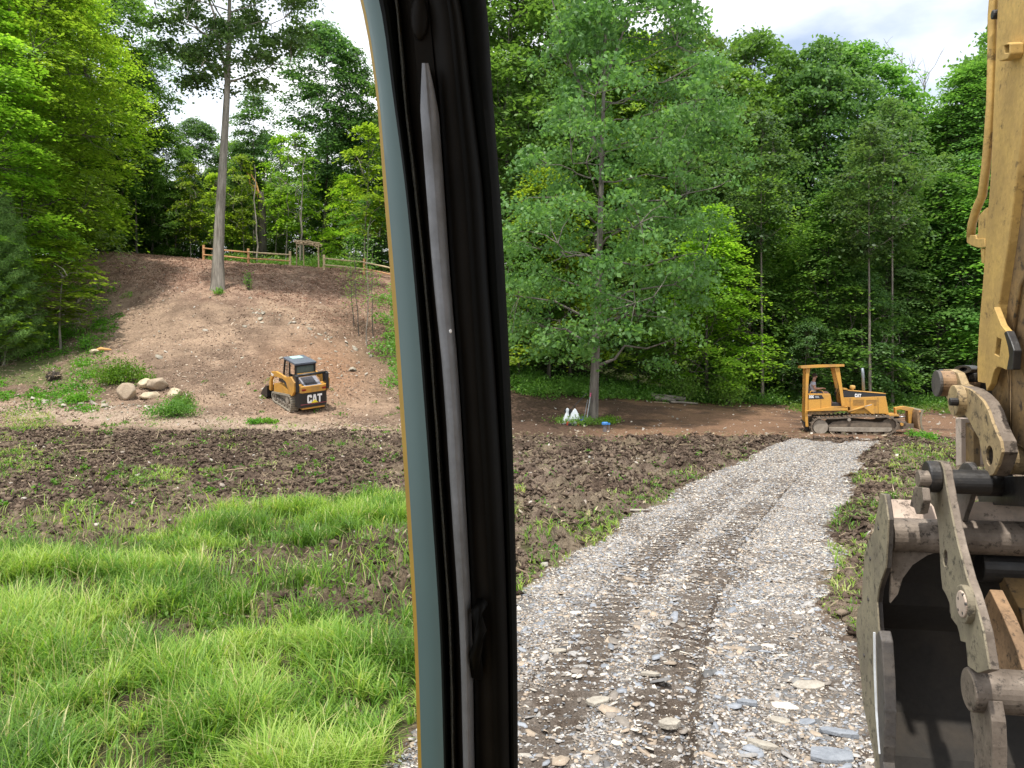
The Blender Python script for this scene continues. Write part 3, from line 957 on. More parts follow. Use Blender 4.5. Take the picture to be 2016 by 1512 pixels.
o = blades('grass', x, y, ground_z(x, y) - .01, h, wd, .9, np.clip(hue + .08, 0, 1), M['grass']); tag(o, 'grass tufts along the road edges and on the churned soil', kind='stuff')
# long dry seed stalks
n = 500
yy_ = 5.2 + rs_.rand(n) ** 1.2 * 7; pxx = -60 + rs_.rand(n) ** 1.3 * 560; xx_ = (pxx - 1008) / F * yy_
k = zones(xx_, yy_)[0]['grass'] > .5
o = blades('grass_seed_stalks', xx_[k], yy_[k], ground_z(xx_[k], yy_[k]), .38 + .25 * rs_.rand(k.sum()), np.full(k.sum(), .004), .35, np.full(k.sum(), 1.0), M['grass'])
tag(o, 'dry straw coloured stalks standing above the green grass', kind='stuff')

# ------------------------------------------------------------------ leaves
def leaf_quads(P, size, rs, flat=.55, asp=.62, nrm=None, droop=0.0):
    N = len(P)
    n = rs.randn(N, 3); n /= np.linalg.norm(n, axis=1)[:, None]
    up = np.array([0, 0, 1.0]) if nrm is None else nrm
    n = n * (1 - flat) + up * flat * 1.0
    n /= np.linalg.norm(n, axis=1)[:, None] + 1e-9
    a = np.cross(n, rs.randn(N, 3)); a /= np.linalg.norm(a, axis=1)[:, None] + 1e-9
    if droop: a[:, 2] -= droop; a /= np.linalg.norm(a, axis=1)[:, None]
    b = np.cross(n, a); b /= np.linalg.norm(b, axis=1)[:, None] + 1e-9
    s = size[:, None]
    V = np.stack([P - a * s * .5, P + b * s * asp * .5 + a * s * -.05, P + a * s * .5, P - b * s * asp * .5 + a * s * -.05], 1)
    return V.reshape(-1, 3)
def leaf_mesh(name, P, size, tint, mat, parent, rs, **kw):
    V = leaf_quads(P, size, rs, **kw)
    Fc = np.arange(len(P) * 4).reshape(-1, 4)
    return fastmesh(name, V, Fc, mat, parent, attrs={'tint': np.repeat(tint, 4)})

def limb(mb, p0, p1, r0, r1, rnd, sag=0.0, seg=5, n=6, wob=.06):
    p0 = Vector(p0); p1 = Vector(p1); L_ = (p1 - p0).length
    pts = []; rr = []
    for i in range(seg + 1):
        t = i / seg
        p = p0.lerp(p1, t)
        p += Vector((rnd.uniform(-1, 1), rnd.uniform(-1, 1), rnd.uniform(-1, 1))) * L_ * wob * (0 if i in (0, seg) else 1)
        p.z += sag * math.sin(PI * t) * L_
        pts.append(p); rr.append(r0 + (r1 - r0) * t ** .8)
    mb.tube(pts, rr, n, caps=False)
    return pts
def make_tree(seed, Ht, R, base, leafm, barkm, nleaf=26000, lsize=.17, r0=.22, nlimb=24, sprays=230, srad=.95, sflat=.28, shape='oval', lean=(0, 0), flat=.6,
              fork=None, label=None, cat='tree', group=None, name='tree', low=0.0, skew=(0, 0), droop=0.0, interior=.35, trunk_frac=.94, asp=.62, flare=1.45):
    rnd = random.Random(seed); rs = np.random.RandomState(seed)
    root = empty(name, label=label, cat=cat, group=group)
    mb = MB()
    # trunk path
    nseg = 12; tp = []
    wx = rnd.uniform(-.25, .25); wy = rnd.uniform(-.25, .25)
    for i in range(nseg + 1):
        t = i / nseg
        tp.append(Vector((lean[0] * t + wx * math.sin(t * 5 + seed), lean[1] * t + wy * math.sin(t * 4 + seed * 2), Ht * trunk_frac * t - .25 * (i == 0))))
    tr = [r0 * (1.0 - .93 * (i / nseg) ** .85) for i in range(nseg + 1)]
    tr[0] = r0 * 1.45; 
    tpp = [tp[0], tp[0].lerp(tp[1], .25), tp[0].lerp(tp[1], .6)] + tp[1:]
    trr = [r0 * flare, r0 * (1 + (flare - 1) * .3), r0 * 1.02] + tr[1:]
    mb.tube(tpp, trr, 12, caps=False)
    def trunk_at(zv):
        t = max(0, min(.999, zv / (Ht * trunk_frac))) * nseg; i = int(t)
        return tp[i].lerp(tp[i+1], t - i), tr[i] + (tr[i+1] - tr[i]) * (t - i)
    def env(t):      # radius fraction at height fraction t of the crown
        if shape == 'oval': return math.sin(PI * min(1, max(0, t * .88 + .10))) ** .7
        if shape == 'cone': return (1 - t) ** .75 * .95 + .05
        if shape == 'round': return math.sqrt(max(0, 1 - (2 * t - 1) ** 2)) * .95 + .05
        if shape == 'spread': return math.sin(PI * min(1, max(0, t * .72 + .26))) ** .6
        return 1
    ch = Ht - base
    # spray centres
    cent = []
    lob = [rnd.uniform(.72, 1.12) for _ in range(9)]
    for _ in range(sprays):
        t = rnd.random() ** .9; a = rnd.uniform(0, 2 * PI)
        lf = lob[int((a / (2 * PI)) * 3) % 3 * 3 + min(2, int(t * 3))]
        rr_ = R * env(t) * lf * (interior + (1 - interior) * rnd.random() ** .45)
        ax_, _ = trunk_at(base + ch * t)
        cent.append((Vector((ax_.x + skew[0] * t + math.cos(a) * rr_, ax_.y + skew[1] * t + math.sin(a) * rr_, base + ch * t - low * rr_ / R)), a, t))
    # limbs
    limbs = []
    for i in range(nlimb):
        t = (i + rnd.random()) / nlimb
        hz = base + ch * (t * .86 - .03)
        p0, rr0 = trunk_at(hz)
        a = i * 2.399 + rnd.uniform(-.4, .4)
        Lr = R * env(min(1, t + .12)) * rnd.uniform(.6, .9)
        p1 = Vector((p0.x + skew[0] * t + math.cos(a) * Lr, p0.y + skew[1] * t + math.sin(a) * Lr, hz + Lr * rnd.uniform(.25, .7) * (1 - low)))
        pts = limb(mb, p0, p1, max(.02, rr0 * .42), .018, rnd, sag=.04, seg=5)
        limbs += pts[2:]
    if fork:
        for (z0, dx, dy, z1, rf) in fork:
            p0, rr0 = trunk_at(z0)
            limbs += limb(mb, p0, (p0.x + dx, p0.y + dy, z1), rr0 * rf, .03, rnd, seg=7, n=9, wob=.02)[2:]
    LA = np.array([tuple(p) for p in limbs])
    per = max(20, nleaf // sprays)
    Ps, tn, sc_, Ns = [], [], [], []
    for c_, a, t in cent:
        d = LA - np.array(c_); d[:, 2] = d[:, 2] * 1.3 + .4
        q = Vector(LA[int(np.argmin((d ** 2).sum(1)))])
        limb(mb, q, c_, .022, .006, rnd, sag=.05, seg=3, n=4)
        sr = srad * rnd.uniform(.6, 1.25); m = int(per * rnd.uniform(.6, 1.35) * (sr / srad) ** 1.5)
        g = rs.randn(m, 3) * np.array([.5, .5, sflat * .5]) * sr
        rr2 = np.hypot(g[:, 0], g[:, 1]); g[:, 2] -= .28 * rr2 ** 2 / sr
        # tilt outward
        tl = rnd.uniform(-.05, .35)
        ca, sa = math.cos(a), math.sin(a)
        out = g[:, 0] * ca + g[:, 1] * sa
        g[:, 2] -= out * tl
        nn = np.array([ca * tl * 1.3 + rnd.uniform(-.3, .3), sa * tl + rnd.uniform(-.25, .25), 1.0]); nn /= np.linalg.norm(nn); Ns.append(np.tile(nn, (m, 1)))
        Ps.append(g + np.array(c_)); tn.append(np.clip(rs.randn(m) * .2 + .45 + rnd.uniform(-.18, .18), 0, 1))
        sc_.append(np.full(m, rnd.uniform(.85, 1.15)))
    P = np.concatenate(Ps); tn = np.concatenate(tn); sc_ = np.concatenate(sc_)
    sz = lsize * (.65 + .6 * rs.rand(len(P))) * sc_
    mb.build('trunk', barkm, root, smooth=True)
    leaf_mesh('crown', P, sz, tn, leafm, root, rs, flat=flat, droop=droop, asp=asp, nrm=np.concatenate(Ns))
    return root
def copy_tree(src, loc, rz=0, sc=1.0, label=None, group=None, cat=None):
    r = src.copy(); col.objects.link(r)
    r.location = loc; r.rotation_euler = (0, 0, rz)
    r.scale = sc if hasattr(sc, '__len__') else (sc, sc, sc)
    if label: r['label'] = label
    if cat: r['category'] = cat
    if group: r['group'] = group
    elif 'group' in r: del r['group']
    def rec(a, b):
        for ch in [c for c in a.children]:
            c = ch.copy(); col.objects.link(c); c.parent = b; rec(ch, c)
    rec(src, r)
    return r
# ------------------------------------------------------------------ trees
B = M['bark']; BD = M['bark_dark']; BP = M['bark_pale']
def place(o, px, Y, rz=0.0, dz=-.1):
    x = (px - 1008) / F * Y
    o.location = (x, Y, gz(x, Y) + dz); o.rotation_euler = (0, 0, rz)
# the big hickory in the clearing
hick = make_tree(101, 23.5, 5.3, 3.0, M['leaf_gray'], M['bark_mid'], nleaf=52000, lsize=.22, r0=.215, nlimb=36, sprays=340, srad=.95, sflat=.42, flare=1.25,
                 shape='spread', lean=(.9, .6), flat=.35, fork=[(11.6, -2.2, .5, 19, .8), (14.5, 2.4, -.3, 21.5, .8)], low=.45, skew=(1.3, 0), droop=.3, interior=.25, name='hickory_tree',
                 label='tall broad leafy tree standing alone in the graded clearing, white bags at its foot', cat='tree')
place(hick, 1165, 35)
# tall bare-trunked maple on the slope
slope_maple = make_tree(102, 23.5, 5.6, 11.8, M['leaf_dark'], BP, nleaf=32000, lsize=0.243, r0=.36, nlimb=20, sprays=230, srad=.9, sflat=.35,
                 shape='oval', lean=(.5, 0), flat=.5, fork=[(11.9, -1.6, .3, 18.5, .9)], interior=.3, name='maple_tree',
                 label='tall maple with a long bare pale trunk standing alone on the cleared slope', cat='tree')
place(slope_maple, 434, 46)

def hide_protos(): pass
protos = {}
def proto(key, **kw):
    kw.setdefault('leafm', M['leaf_mid']); kw.setdefault('barkm', BD)
    o = make_tree(**kw); protos[key] = [o, False]; return o
proto('tallA', seed=1, Ht=22, R=4.4, base=4.5, leafm=M['leaf_mid'], nleaf=34000, lsize=0.282, r0=.22, sprays=250, srad=1.05, shape='oval', nlimb=24)
proto('tallB', seed=2, Ht=22, R=4.0, base=6.5, leafm=M['leaf_dark'], nleaf=32000, lsize=0.282, r0=.20, sprays=220, srad=1.15, shape='round', nlimb=22)
proto('tallC', seed=3, Ht=22, R=4.8, base=3.5, leafm=M['leaf_gray'], nleaf=36000, lsize=0.269, r0=.22, sprays=270, srad=1.0, sflat=.4, shape='spread', nlimb=26, flat=.45)
proto('tallD', seed=4, Ht=22, R=3.8, base=2.5, leafm=M['leaf_mid'], nleaf=34000, lsize=0.269, r0=.20, sprays=260, srad=1.0, sflat=.22, shape='cone', nlimb=26, flat=.7)
proto('layer', seed=5, Ht=11, R=3.6, base=1.2, leafm=M['leaf_dark'], nleaf=26000, lsize=0.205, r0=.12, sprays=170, srad=1.05, sflat=.16, shape='cone', nlimb=26, flat=.75, interior=.2)
proto('under', seed=6, Ht=8, R=2.6, base=.8, leafm=M['leaf_mid'], nleaf=15000, lsize=0.192, r0=.07, sprays=100, srad=.85, sflat=.22, shape='oval', nlimb=16, flat=.65, barkm=B)
proto('sap', seed=7, Ht=7, R=1.5, base=1.6, leafm=M['leaf_bright'], nleaf=4200, lsize=0.192, r0=.045, sprays=46, srad=.6, sflat=.22, shape='oval', nlimb=12, flat=.7, barkm=BP)
proto('big', seed=8, Ht=24, R=6.2, base=2.0, leafm=M['leaf_bright'], nleaf=80000, lsize=0.25, r0=.30, sprays=560, srad=1.25, sflat=.18, shape='spread', nlimb=36, flat=.72, interior=.35)
proto('pole', seed=9, Ht=17, R=2.2, base=9, leafm=M['leaf_dark'], nleaf=8000, lsize=0.256, r0=.11, sprays=80, srad=.9, shape='round', nlimb=12, barkm=B)

def tree(key, px, Y, sc, rz, label, group=None, name=None, mat=None):
    src, used = protos[key]
    x = (px - 1008) / F * Y
    loc = (x, Y, gz(x, Y) - .12)
    if not used:
        protos[key][1] = True; o = src
        o.location = loc; o.rotation_euler = (0, 0, rz); o.scale = sc if hasattr(sc, '__len__') else (sc,) * 3
        o['label'] = label; o['category'] = 'tree'
        if group: o['group'] = group
        if name: o.name = name
    else:
        o = copy_tree(src, loc, rz, sc, label, group, 'tree')
        if name: o.name = name
        if mat:
            for ch in o.children:
                if ch.name.startswith('crown'):
                    ch.material_slots[0].link = 'OBJECT'; ch.material_slots[0].material = mat
    return o
LB, LM, LD, LG = M['leaf_bright'], M['leaf_mid'], M['leaf_dark'], M['leaf_gray']
# left edge of the clearing
G1 = 'big maples on the left edge'
tree('big', 15, 43, .98, .3, 'nearest big bright green maple at the left edge of the cleared slope', G1, 'maple_tree')
tree('big', -130, 38, .9, 1.9, 'big bright maple half outside the left edge of the picture', G1, 'maple_tree')
tree('big', 112, 52, .84, 3.5, 'yellow green maple behind the nearest maple on the left', G1, 'maple_tree')
tree('tallA', 205, 60, 1.0, .7, 'tall maple at the top of the slope left of the fence', G1, 'maple_tree', LM)
tree('tallC', 60, 62, 1.1, 2.2, 'tall tree deep behind the maples at far left', G1, 'maple_tree', LM)
# hilltop wood behind the fence
G2 = 'hilltop wood behind the rail fence'
HT_ = [('tallD',262,66,.70,.4,LM,'leafy hilltop tree left of the bare-trunked maple'),
 ('tallA',325,64,.52,1.4,LM,'mid height tree just left of the bare-trunked maple'),
 ('tallB',392,70,.62,2.4,LD,'dark tree behind the bare trunk of the slope maple'),
 ('tallA',480,72,.50,4.4,LM,'tree rising between the bare trunk and the broken snag'),
 ('tallC',545,75,.42,3.4,LM,'pale green tree behind the broken snag'),
 ('tallB',640,68,.93,3.4,LD,'tall tree with a dark straight trunk above the rustic arbor'),
 ('tallB',748,74,.66,5.4,LD,'dark tree beside the cab pillar on the hilltop'),
 ('tallC',820,66,.92,1.1,LM,'hilltop tree largely hidden behind the cab pillar'),
 ('tallA',900,62,1.05,5.9,LM,'tree hidden behind the middle of the cab pillar')]
for k, px, Y, s, r, m, lb in HT_: tree(k, px, Y, s, r, lb, G2, 'hardwood_tree', m)
under_l = [(235,63,.9),(285,66,1.0),(345,62,.8),(380,66,.95),(460,64,.85),(505,70,1.0),(560,66,.75),(600,74,1.1),(680,66,.9),(720,62,.7),(765,60,.8),(420,72,1.1),(310,72,1.2),(650,76,1.2),(180,58,.9),(215,66,1.1)]
rr = random.Random(5)
for i, (px, Y, s) in enumerate(under_l):
    m = (LM, LD, LB)[i % 3] if px > 430 else (LM, LD)[i % 2]
    tree('under' if i % 4 else 'layer', px, Y, s * (.8 if i % 4 == 0 else 1), rr.uniform(0, 6), 'shaded understory tree behind the rail fence on the hilltop', 'understory trees behind the rail fence', 'understory_tree', m)
for px, Y, s, lb in ((722, 57, (1.5, 1.5, 1.5), 'bright light green sapling above the right-hand rail fence beside the pillar'),
                     (478, 62, (1.0, 1.0, 1.25), 'thin sapling with layered bright leaves behind the fence middle post'),
                     (590, 62, (1.3, 1.3, 1.5), 'slender sapling rising beside the rustic arbor'),
                     (548, 64, (1.1, 1.1, 1.5), 'slender sapling between the snag and the rustic arbor'),
                     (420, 61, (1.0, 1.0, 1.0), 'thin sapling seen right behind the bare maple trunk'),
                     (375, 61, (1.0, 1.0, 1.1), 'thin sapling with pale leaves left of the bare maple trunk'),
                     (15, 37, (1.1, 1.1, .55), 'low bright maple sapling in front of the pine'),
                     (120, 39, (1.5, 1.5, .75), 'yellow green sapling under the big maple beside the pine')):
    tree('sap', px, Y, s, rr.uniform(0, 6), lb, None, 'sapling', LB)
for px, Y in ((20, 50), (70, 54), (120, 57), (-40, 48), (165, 60), (-90, 52), (45, 60), (100, 64), (150, 66), (0, 58)):
    tree('under', px, Y, rr.uniform(1.3, 1.8), rr.uniform(0, 6), 'shaded understory tree under the big maples at the left edge', 'understory of the left maples', 'understory_tree', LM)
# far filling wood on the hill
k_ = 0
for Y, n, s0, x0, x1 in ((80, 13, .62, 130, 960), (92, 12, .58, 100, 980)):
    for i in range(n):
        px = x0 + (x1 - x0) * (i + rr.uniform(.1, .9)) / n
        if 560 < px < 625 : s_ = .5
        else: s_ = s0
        tree(('tallA', 'tallB', 'tallC', 'under')[k_ % 4] if True else '', px, Y, s_ * rr.uniform(.85, 1.1) * (2.0 if k_ % 4 == 3 else 1), rr.uniform(0, 6),
             'dark tree deep in the wood on top of the hill', 'deep hilltop wood', 'hardwood_tree', (LD, LM)[k_ % 2]); k_ += 1
# right wood: front row
G3 = 'front row of the wood behind the bulldozer'
front = [('under',1020,43,1.0,.2,LM,'bushy small tree at the wood edge beside the cab pillar'),
 ('layer',1078,43.5,1.05,1.2,LB,'light green small tree left of the big lone tree'),
 ('under',1120,46,1.3,2.2,LM,'small tree directly behind the lone tree trunk on its left'),
 ('layer',1255,46,.85,3.2,LM,'small tree behind the lone tree on its right'),
 ('layer',1395,43.5,.98,4.2,LB,'bright leafy tree at the right side of the lone tree'),
 ('under',1470,47,1.15,5.2,LM,'small tree halfway between the lone tree and the bulldozer'),
 ('layer',1500,50,1.25,.9,LM,'medium tree left of the layered tree behind the bulldozer roof'),
 ('layer',1632,46.5,1.12,2.9,LM,'layered tree with drooping tiers above the bulldozer roof'),
 ('under',1590,44.5,.62,2.0,LD,'low dark young tree close behind the bulldozer cab'),
 ('layer',1745,49,1.05,3.9,LD,'dark layered tree above the bulldozer hood'),
 ('under',1700,45.5,.95,.6,LD,'shaded small tree behind the bulldozer exhaust pipe'),
 ('layer',1850,50,1.3,4.9,LM,'layered tree beside the excavator arm'),
 ('under',1800,56,1.3,1.6,LD,'shaded small tree past the end of the bulldozer blade'),
 ('under',1905,52,1.2,2.6,LD,'shaded small tree just left of the excavator arm'),
 ('layer',1980,48,1.4,2.0,LM,'layered tree hidden behind the excavator arm')]
for k, px, Y, s, r, m, lb in front: tree(k, px, Y, s, r, lb, G3, 'understory_tree', m)
G4 = 'tall trees of the right wood'
tall = [('tallB',1005,50,1.15,.3,LM,'tall tree right beside the cab pillar edge'),
 ('tallA',1075,54,1.18,1.3,LM,'tall tree behind and left of the lone tree'),
 ('tallC',1160,58,1.12,2.3,LM,'tall tree straight behind the lone tree'),
 ('tallA',1265,56,1.08,3.3,LB,'tall yellow green tree seen through the lone tree crown'),
 ('tallC',1350,55,1.10,.6,LM,'tall tree behind the right half of the lone tree crown'),
 ('tallB',1430,56,1.0,4.3,LM,'tall tree below the sky gap right of the lone tree'),
 ('tallC',1490,57,1.14,5.3,LM,'tallest pointed tree of the skyline over open sky'),
 ('tallA',1560,60,1.10,.2,LM,'skyline tree above the left post of the bulldozer roof'),
 ('tallC',1625,55,1.08,1.1,LG,'grey green skyline tree above the bulldozer cab'),
 ('tallA',1690,56,1.12,2.1,LM,'rounded skyline tree above the bulldozer hood'),
 ('tallC',1762,59,.97,3.1,LD,'skyline tree below the bare dead branches'),
 ('tallD',1815,56,.86,4.1,LM,'lower skyline tree at the dip before the excavator arm'),
 ('tallA',1870,58,.95,5.1,LM,'skyline tree left of the excavator arm pipe'),
 ('big',1925,55,.95,.9,LM,'broad tall tree behind the hydraulic pipe of the arm'),
 ('tallC',2010,56,1.25,1.5,LM,'tall tree hidden behind the excavator arm'),
 ('tallB',2110,56,1.2,2.5,LD,'tall tree outside the right edge of the picture')]
for k, px, Y, s, r, m, lb in tall: tree(k, px, Y, s, r, lb, G4, 'hardwood_tree', m)
k_ = 0
for Y, n, s0, x0, x1 in ((66, 15, .92, 985, 2130), (78, 15, .95, 985, 2130), (92, 13, .9, 960, 2130)):
    for i in range(n):
        px = x0 + (x1 - x0) * (i + rr.uniform(.1, .9)) / n
        s_ = s0 * (1.12 if px < 1380 else .92) * rr.uniform(.9, 1.05)
        tree(('tallB', 'tallD', 'tallA')[k_ % 3], px, Y, s_, rr.uniform(0, 6), 'dark tree deep inside the wood behind the bulldozer and lone tree', 'deep right wood', 'hardwood_tree', (LD, LM)[k_ % 2]); k_ += 1
for Y, n in ((58, 12), (68, 12)):
    for i in range(n):
        px = 1000 + 1050 * (i + rr.uniform(.1, .9)) / n
        tree('under', px, Y, rr.uniform(1.1, 1.6), rr.uniform(0, 6), 'shaded understory tree inside the right wood', 'understory of the right wood', 'understory_tree', LD)
for i, (px, Y) in enumerate(((1500, 45), (1712, 43.5), (1757, 46), (1660, 52), (1400, 52), (1330, 48), (1560, 55), (1860, 52), (1040, 48), (268, 62), (300, 64), (500, 68), (700, 68))):
    tree('pole', px, Y, (.9, .9, rr.uniform(.9, 1.1)), rr.uniform(0, 6), 'slim dark bare pole trunk among the trees of the %s wood' % ('right' if px > 1000 else 'hilltop'), 'slim pole trees', 'pole_tree', LD)

# pine at the left edge
def make_pine(seed, Ht, R, label):
    rnd = random.Random(seed); rs = np.random.RandomState(seed)
    root = empty('pine_tree', label=label, cat='tree')
    mb = MB(); mb.tube([(0, 0, -.2), (.05, 0, Ht * .5), (0, 0, Ht)], [.14, .08, .015], 8, caps=False)
    Ps = []
    for i in range(150):
        t = (i + rnd.random()) / 150; z0 = .3 + (Ht - .4) * t; a = i * 2.399
        Lr = R * ((1 - t) ** .7 * .95 + .08) * rnd.uniform(.75, 1.1)
        p0 = Vector((0, 0, z0)); p1 = Vector((math.cos(a) * Lr, math.sin(a) * Lr, z0 + Lr * .42))
        limb(mb, p0, p1, .018, .005, rnd, sag=-.04, seg=3, n=4)
        m = int(90 + 260 * Lr)
        tt = rs.rand(m) ** .6; c = np.array(p0)[None] * (1 - tt[:, None]) + np.array(p1)[None] * tt[:, None]
        Ps.append(c + rs.randn(m, 3) * np.array([.13, .13, .08]))
    P = np.concatenate(Ps)
    mb.build('trunk', BD, root, smooth=True)
    leaf_mesh('crown', P, .16 + .08 * rs.rand(len(P)), rs.rand(len(P)), M['needle'], root, rs, flat=.2, asp=.10)
    return root
pine = make_pine(31, 8.2, 2.4, 'soft needled blue green pine at the left edge of the picture')
place(pine, -6, 37.0)

# bare dead tops against the sky, broken snag
def dead_tree(name, px, Y, Ht, seed, label, r=.12, n=26):
    rnd = random.Random(seed)
    root = empty(name, label=label, cat='dead tree')
    mb = MB(); mb.tube([(0, 0, -.2), (.1, 0, Ht * .5), (.3, 0, Ht)], [r, r * .7, .02], 8)
    mb.build('trunk', BP, root)
    b = MB()
    for i in range(n):
        t = .6 + .38 * rnd.random(); a = rnd.uniform(0, 6.28); L_ = rnd.uniform(.8, 2.4)
        p = Vector((.1 + .2 * t, 0, Ht * t)); q = p + Vector((math.cos(a) * L_ * .6, math.sin(a) * L_ * .6, L_))
        pts = limb(b, p, q, .035, .008, rnd, seg=4, n=4, wob=.05)
        for _ in range(3):
            s = pts[rnd.randint(1, 4)]; limb(b, s, s + Vector((rnd.uniform(-.5, .5), rnd.uniform(-.5, .5), rnd.uniform(.3, .9))), .014, .005, rnd, seg=2, n=3)
    b.build('branches', BP, root)
    place(root, px, Y)
dead_tree('dead_tree', 1768, 57, 24.2, 3, 'leafless dead treetop poking into the sky left of the excavator arm', n=22)
dead_tree('dead_tree', 1812, 62, 24.6, 4, 'thin leafless twig top nearest the excavator arm on the skyline', n=10)
rnd = random.Random(12)
sn = empty('broken_snag', label='broken dead trunk with a splintered top behind the rail fence', cat='dead tree')
mb = MB(); mb.tube([(0, 0, -.3), (0, 0, 2), (-.05, 0, 4.2), (-.1, 0, 5.4), (-.22, 0, 6.0)], [.42, .33, .31, .27, .12], 12)
for i in range(7):
    a = i * .9; mb.tube([(-.1 + .15 * math.cos(a), .15 * math.sin(a), 5.2), (-.15 + .2 * math.cos(a), .2 * math.sin(a), 5.8 + rnd.random() * .6)], [.07, .01], 5)
mb.build('trunk', BD, sn, smooth=True)
mb = MB(); limb(mb, (-.15, 0, 5.3), (-1.5, -.2, 8.2), .09, .03, rnd, seg=6, n=6); limb(mb, (-.1, 0, 5.6), (-.9, 0, 7.6), .1, .05, rnd, seg=4, n=6)
mb.build('broken_limb', M['orange_wood'], sn)
place(sn, 517, 63)
# pale thin stems behind the fence
for px, Y, h, lx, lb in ((509, 59, 7.5, -.3, 'crooked white stem behind the middle span of the fence'), (562, 62, 6.0, .2, 'thin pale stem left of the rustic arbor'), (590, 60, 8.5, .45, 'thin pale stem through the rustic arbor')):
    t_ = empty('thin_stem', label=lb, cat='tree'); mb = MB(); limb(mb, (0, 0, -.2), (lx, 0, h), .075, .025, random.Random(px), seg=9, n=6, wob=.015)
    mb.build('trunk', BP, t_); place(t_, px, Y)

# ------------------------------------------------------------------ undergrowth
def clump_points(cx, cy, rad, hgt, n, rs):
    """leaf cloud of low plants; arrays of centres"""
    N = len(cx); k = n
    a = rs.rand(N, k) * 2 * PI; r = np.sqrt(rs.rand(N, k)) * rad[:, None]
    X = cx[:, None] + np.cos(a) * r; Y = cy[:, None] + np.sin(a) * r
    top = hgt[:, None] * (1 - .6 * (r / rad[:, None]) ** 2)
    Z = ground_z(X.ravel(), Y.ravel()).reshape(X.shape) + top * (rs.rand(N, k) ** .6)
    return np.stack([X, Y, Z], -1).reshape(-1, 3)
def undergrowth(name, px, Y, rad, hgt, n, lsize, mat, label, seed):
    rs = np.random.RandomState(seed)
    x = (px - 1008) / F * Y
    P = clump_points(x, Y, rad, hgt, n, rs)
    t = np.clip(np.repeat(rs.rand(len(x)) * .5 + .25, n) + rs.randn(len(P)) * .15, 0, 1)
    o = leaf_mesh(name, P, lsize * (.6 + .8 * rs.rand(len(P))), t, mat, None, rs, flat=.5)
    return tag(o, label, kind='stuff')
rs2 = np.random.RandomState(77)
n = 620
px = 860 + 1200 * rs2.rand(n)
fe = np.interp(px, [860, 1020, 1200, 1400, 1600, 2100], [49.5, 39.3, 41.8, 43.2, 46, 46])
Yu = fe + rs2.rand(n) ** 1.4 * 5 - .5 + (fbm(px / 40, px * 0, 1, 2, .5, 5) - .5) * 1.6
undergrowth('undergrowth', px, Yu, .35 + .55 * rs2.rand(n), .25 + .75 * rs2.rand(n) ** 1.5, 95, .12, M['leaf_mid'], 'low green plants along the edge of the right wood', 1)
n = 800
px = -60 + 400 * rs2.rand(n) ** 1.2; Yu = 31.5 + 16 * rs2.rand(n) - px * .004
k = (px + (rs2.randn(n)) * 30) < np.interp(Yu, [31, 34, 40, 46, 50], [190, 170, 215, 265, 270])
k &= fbm(px / 25, Yu, 1.6, 3, .5, 7) > .52
undergrowth('undergrowth', px[k], Yu[k], .25 + .4 * rs2.rand(k.sum()), .08 + .38 * rs2.rand(k.sum()) ** 2, 60, .10, M['weed'], 'low green weeds creeping over the left side of the slope', 2)
n = 300
px = 430 + 400 * rs2.rand(n); Yu = 58.5 + 10 * rs2.rand(n)
undergrowth('undergrowth', px, Yu, .6 + .7 * rs2.rand(n), .3 + .9 * rs2.rand(n), 80, .17, M['leaf_mid'], 'green brush covering the mound behind the rail fence and arbor', 3)
n = 85
Yu = 36 + 18 * rs2.rand(n) ** .8; px = np.interp(Yu, [34, 40, 47, 54], [800, 785, 785, 800]) + rs2.randn(n) * 20
undergrowth('undergrowth', px, Yu, .4 + .5 * rs2.rand(n), .3 + .7 * rs2.rand(n), 80, .14, M['leaf_mid'], 'green brush on the slope edge beside the cab pillar', 4)
n = 120
px = 1560 + 420 * rs2.rand(n); Yu = 40 + 8 * rs2.rand(n)
undergrowth('undergrowth', px, Yu, .3 + .4 * rs2.rand(n), .15 + .3 * rs2.rand(n), 60, .12, M['leaf_mid'], 'low weeds on the ground past the bulldozer', 6)
# tiny fresh green sprigs on the churned earth
n = 150
Yu = 10 + 19 * rs2.rand(n) ** .8; px = 1000 + 560 * rs2.rand(n)
x_ = (px - 1008) / F * Yu; k = (zones(x_, Yu)[0]['rd'] < -.2)
undergrowth('sprigs', px[k], Yu[k], .05 + .12 * rs2.rand(k.sum()), .04 + .1 * rs2.rand(k.sum()), 16, .05, M['weed'], 'small bright green sprigs on the churned earth', 7)
n = 160
Yu = 14 + 22 * rs2.rand(n); px = -30 + 860 * rs2.rand(n)
undergrowth('sprigs', px, Yu, .08 + .22 * rs2.rand(n), .05 + .14 * rs2.rand(n), 26, .07, M['weed'], 'small green weeds dotted over the dark soil and slope foot', 8)

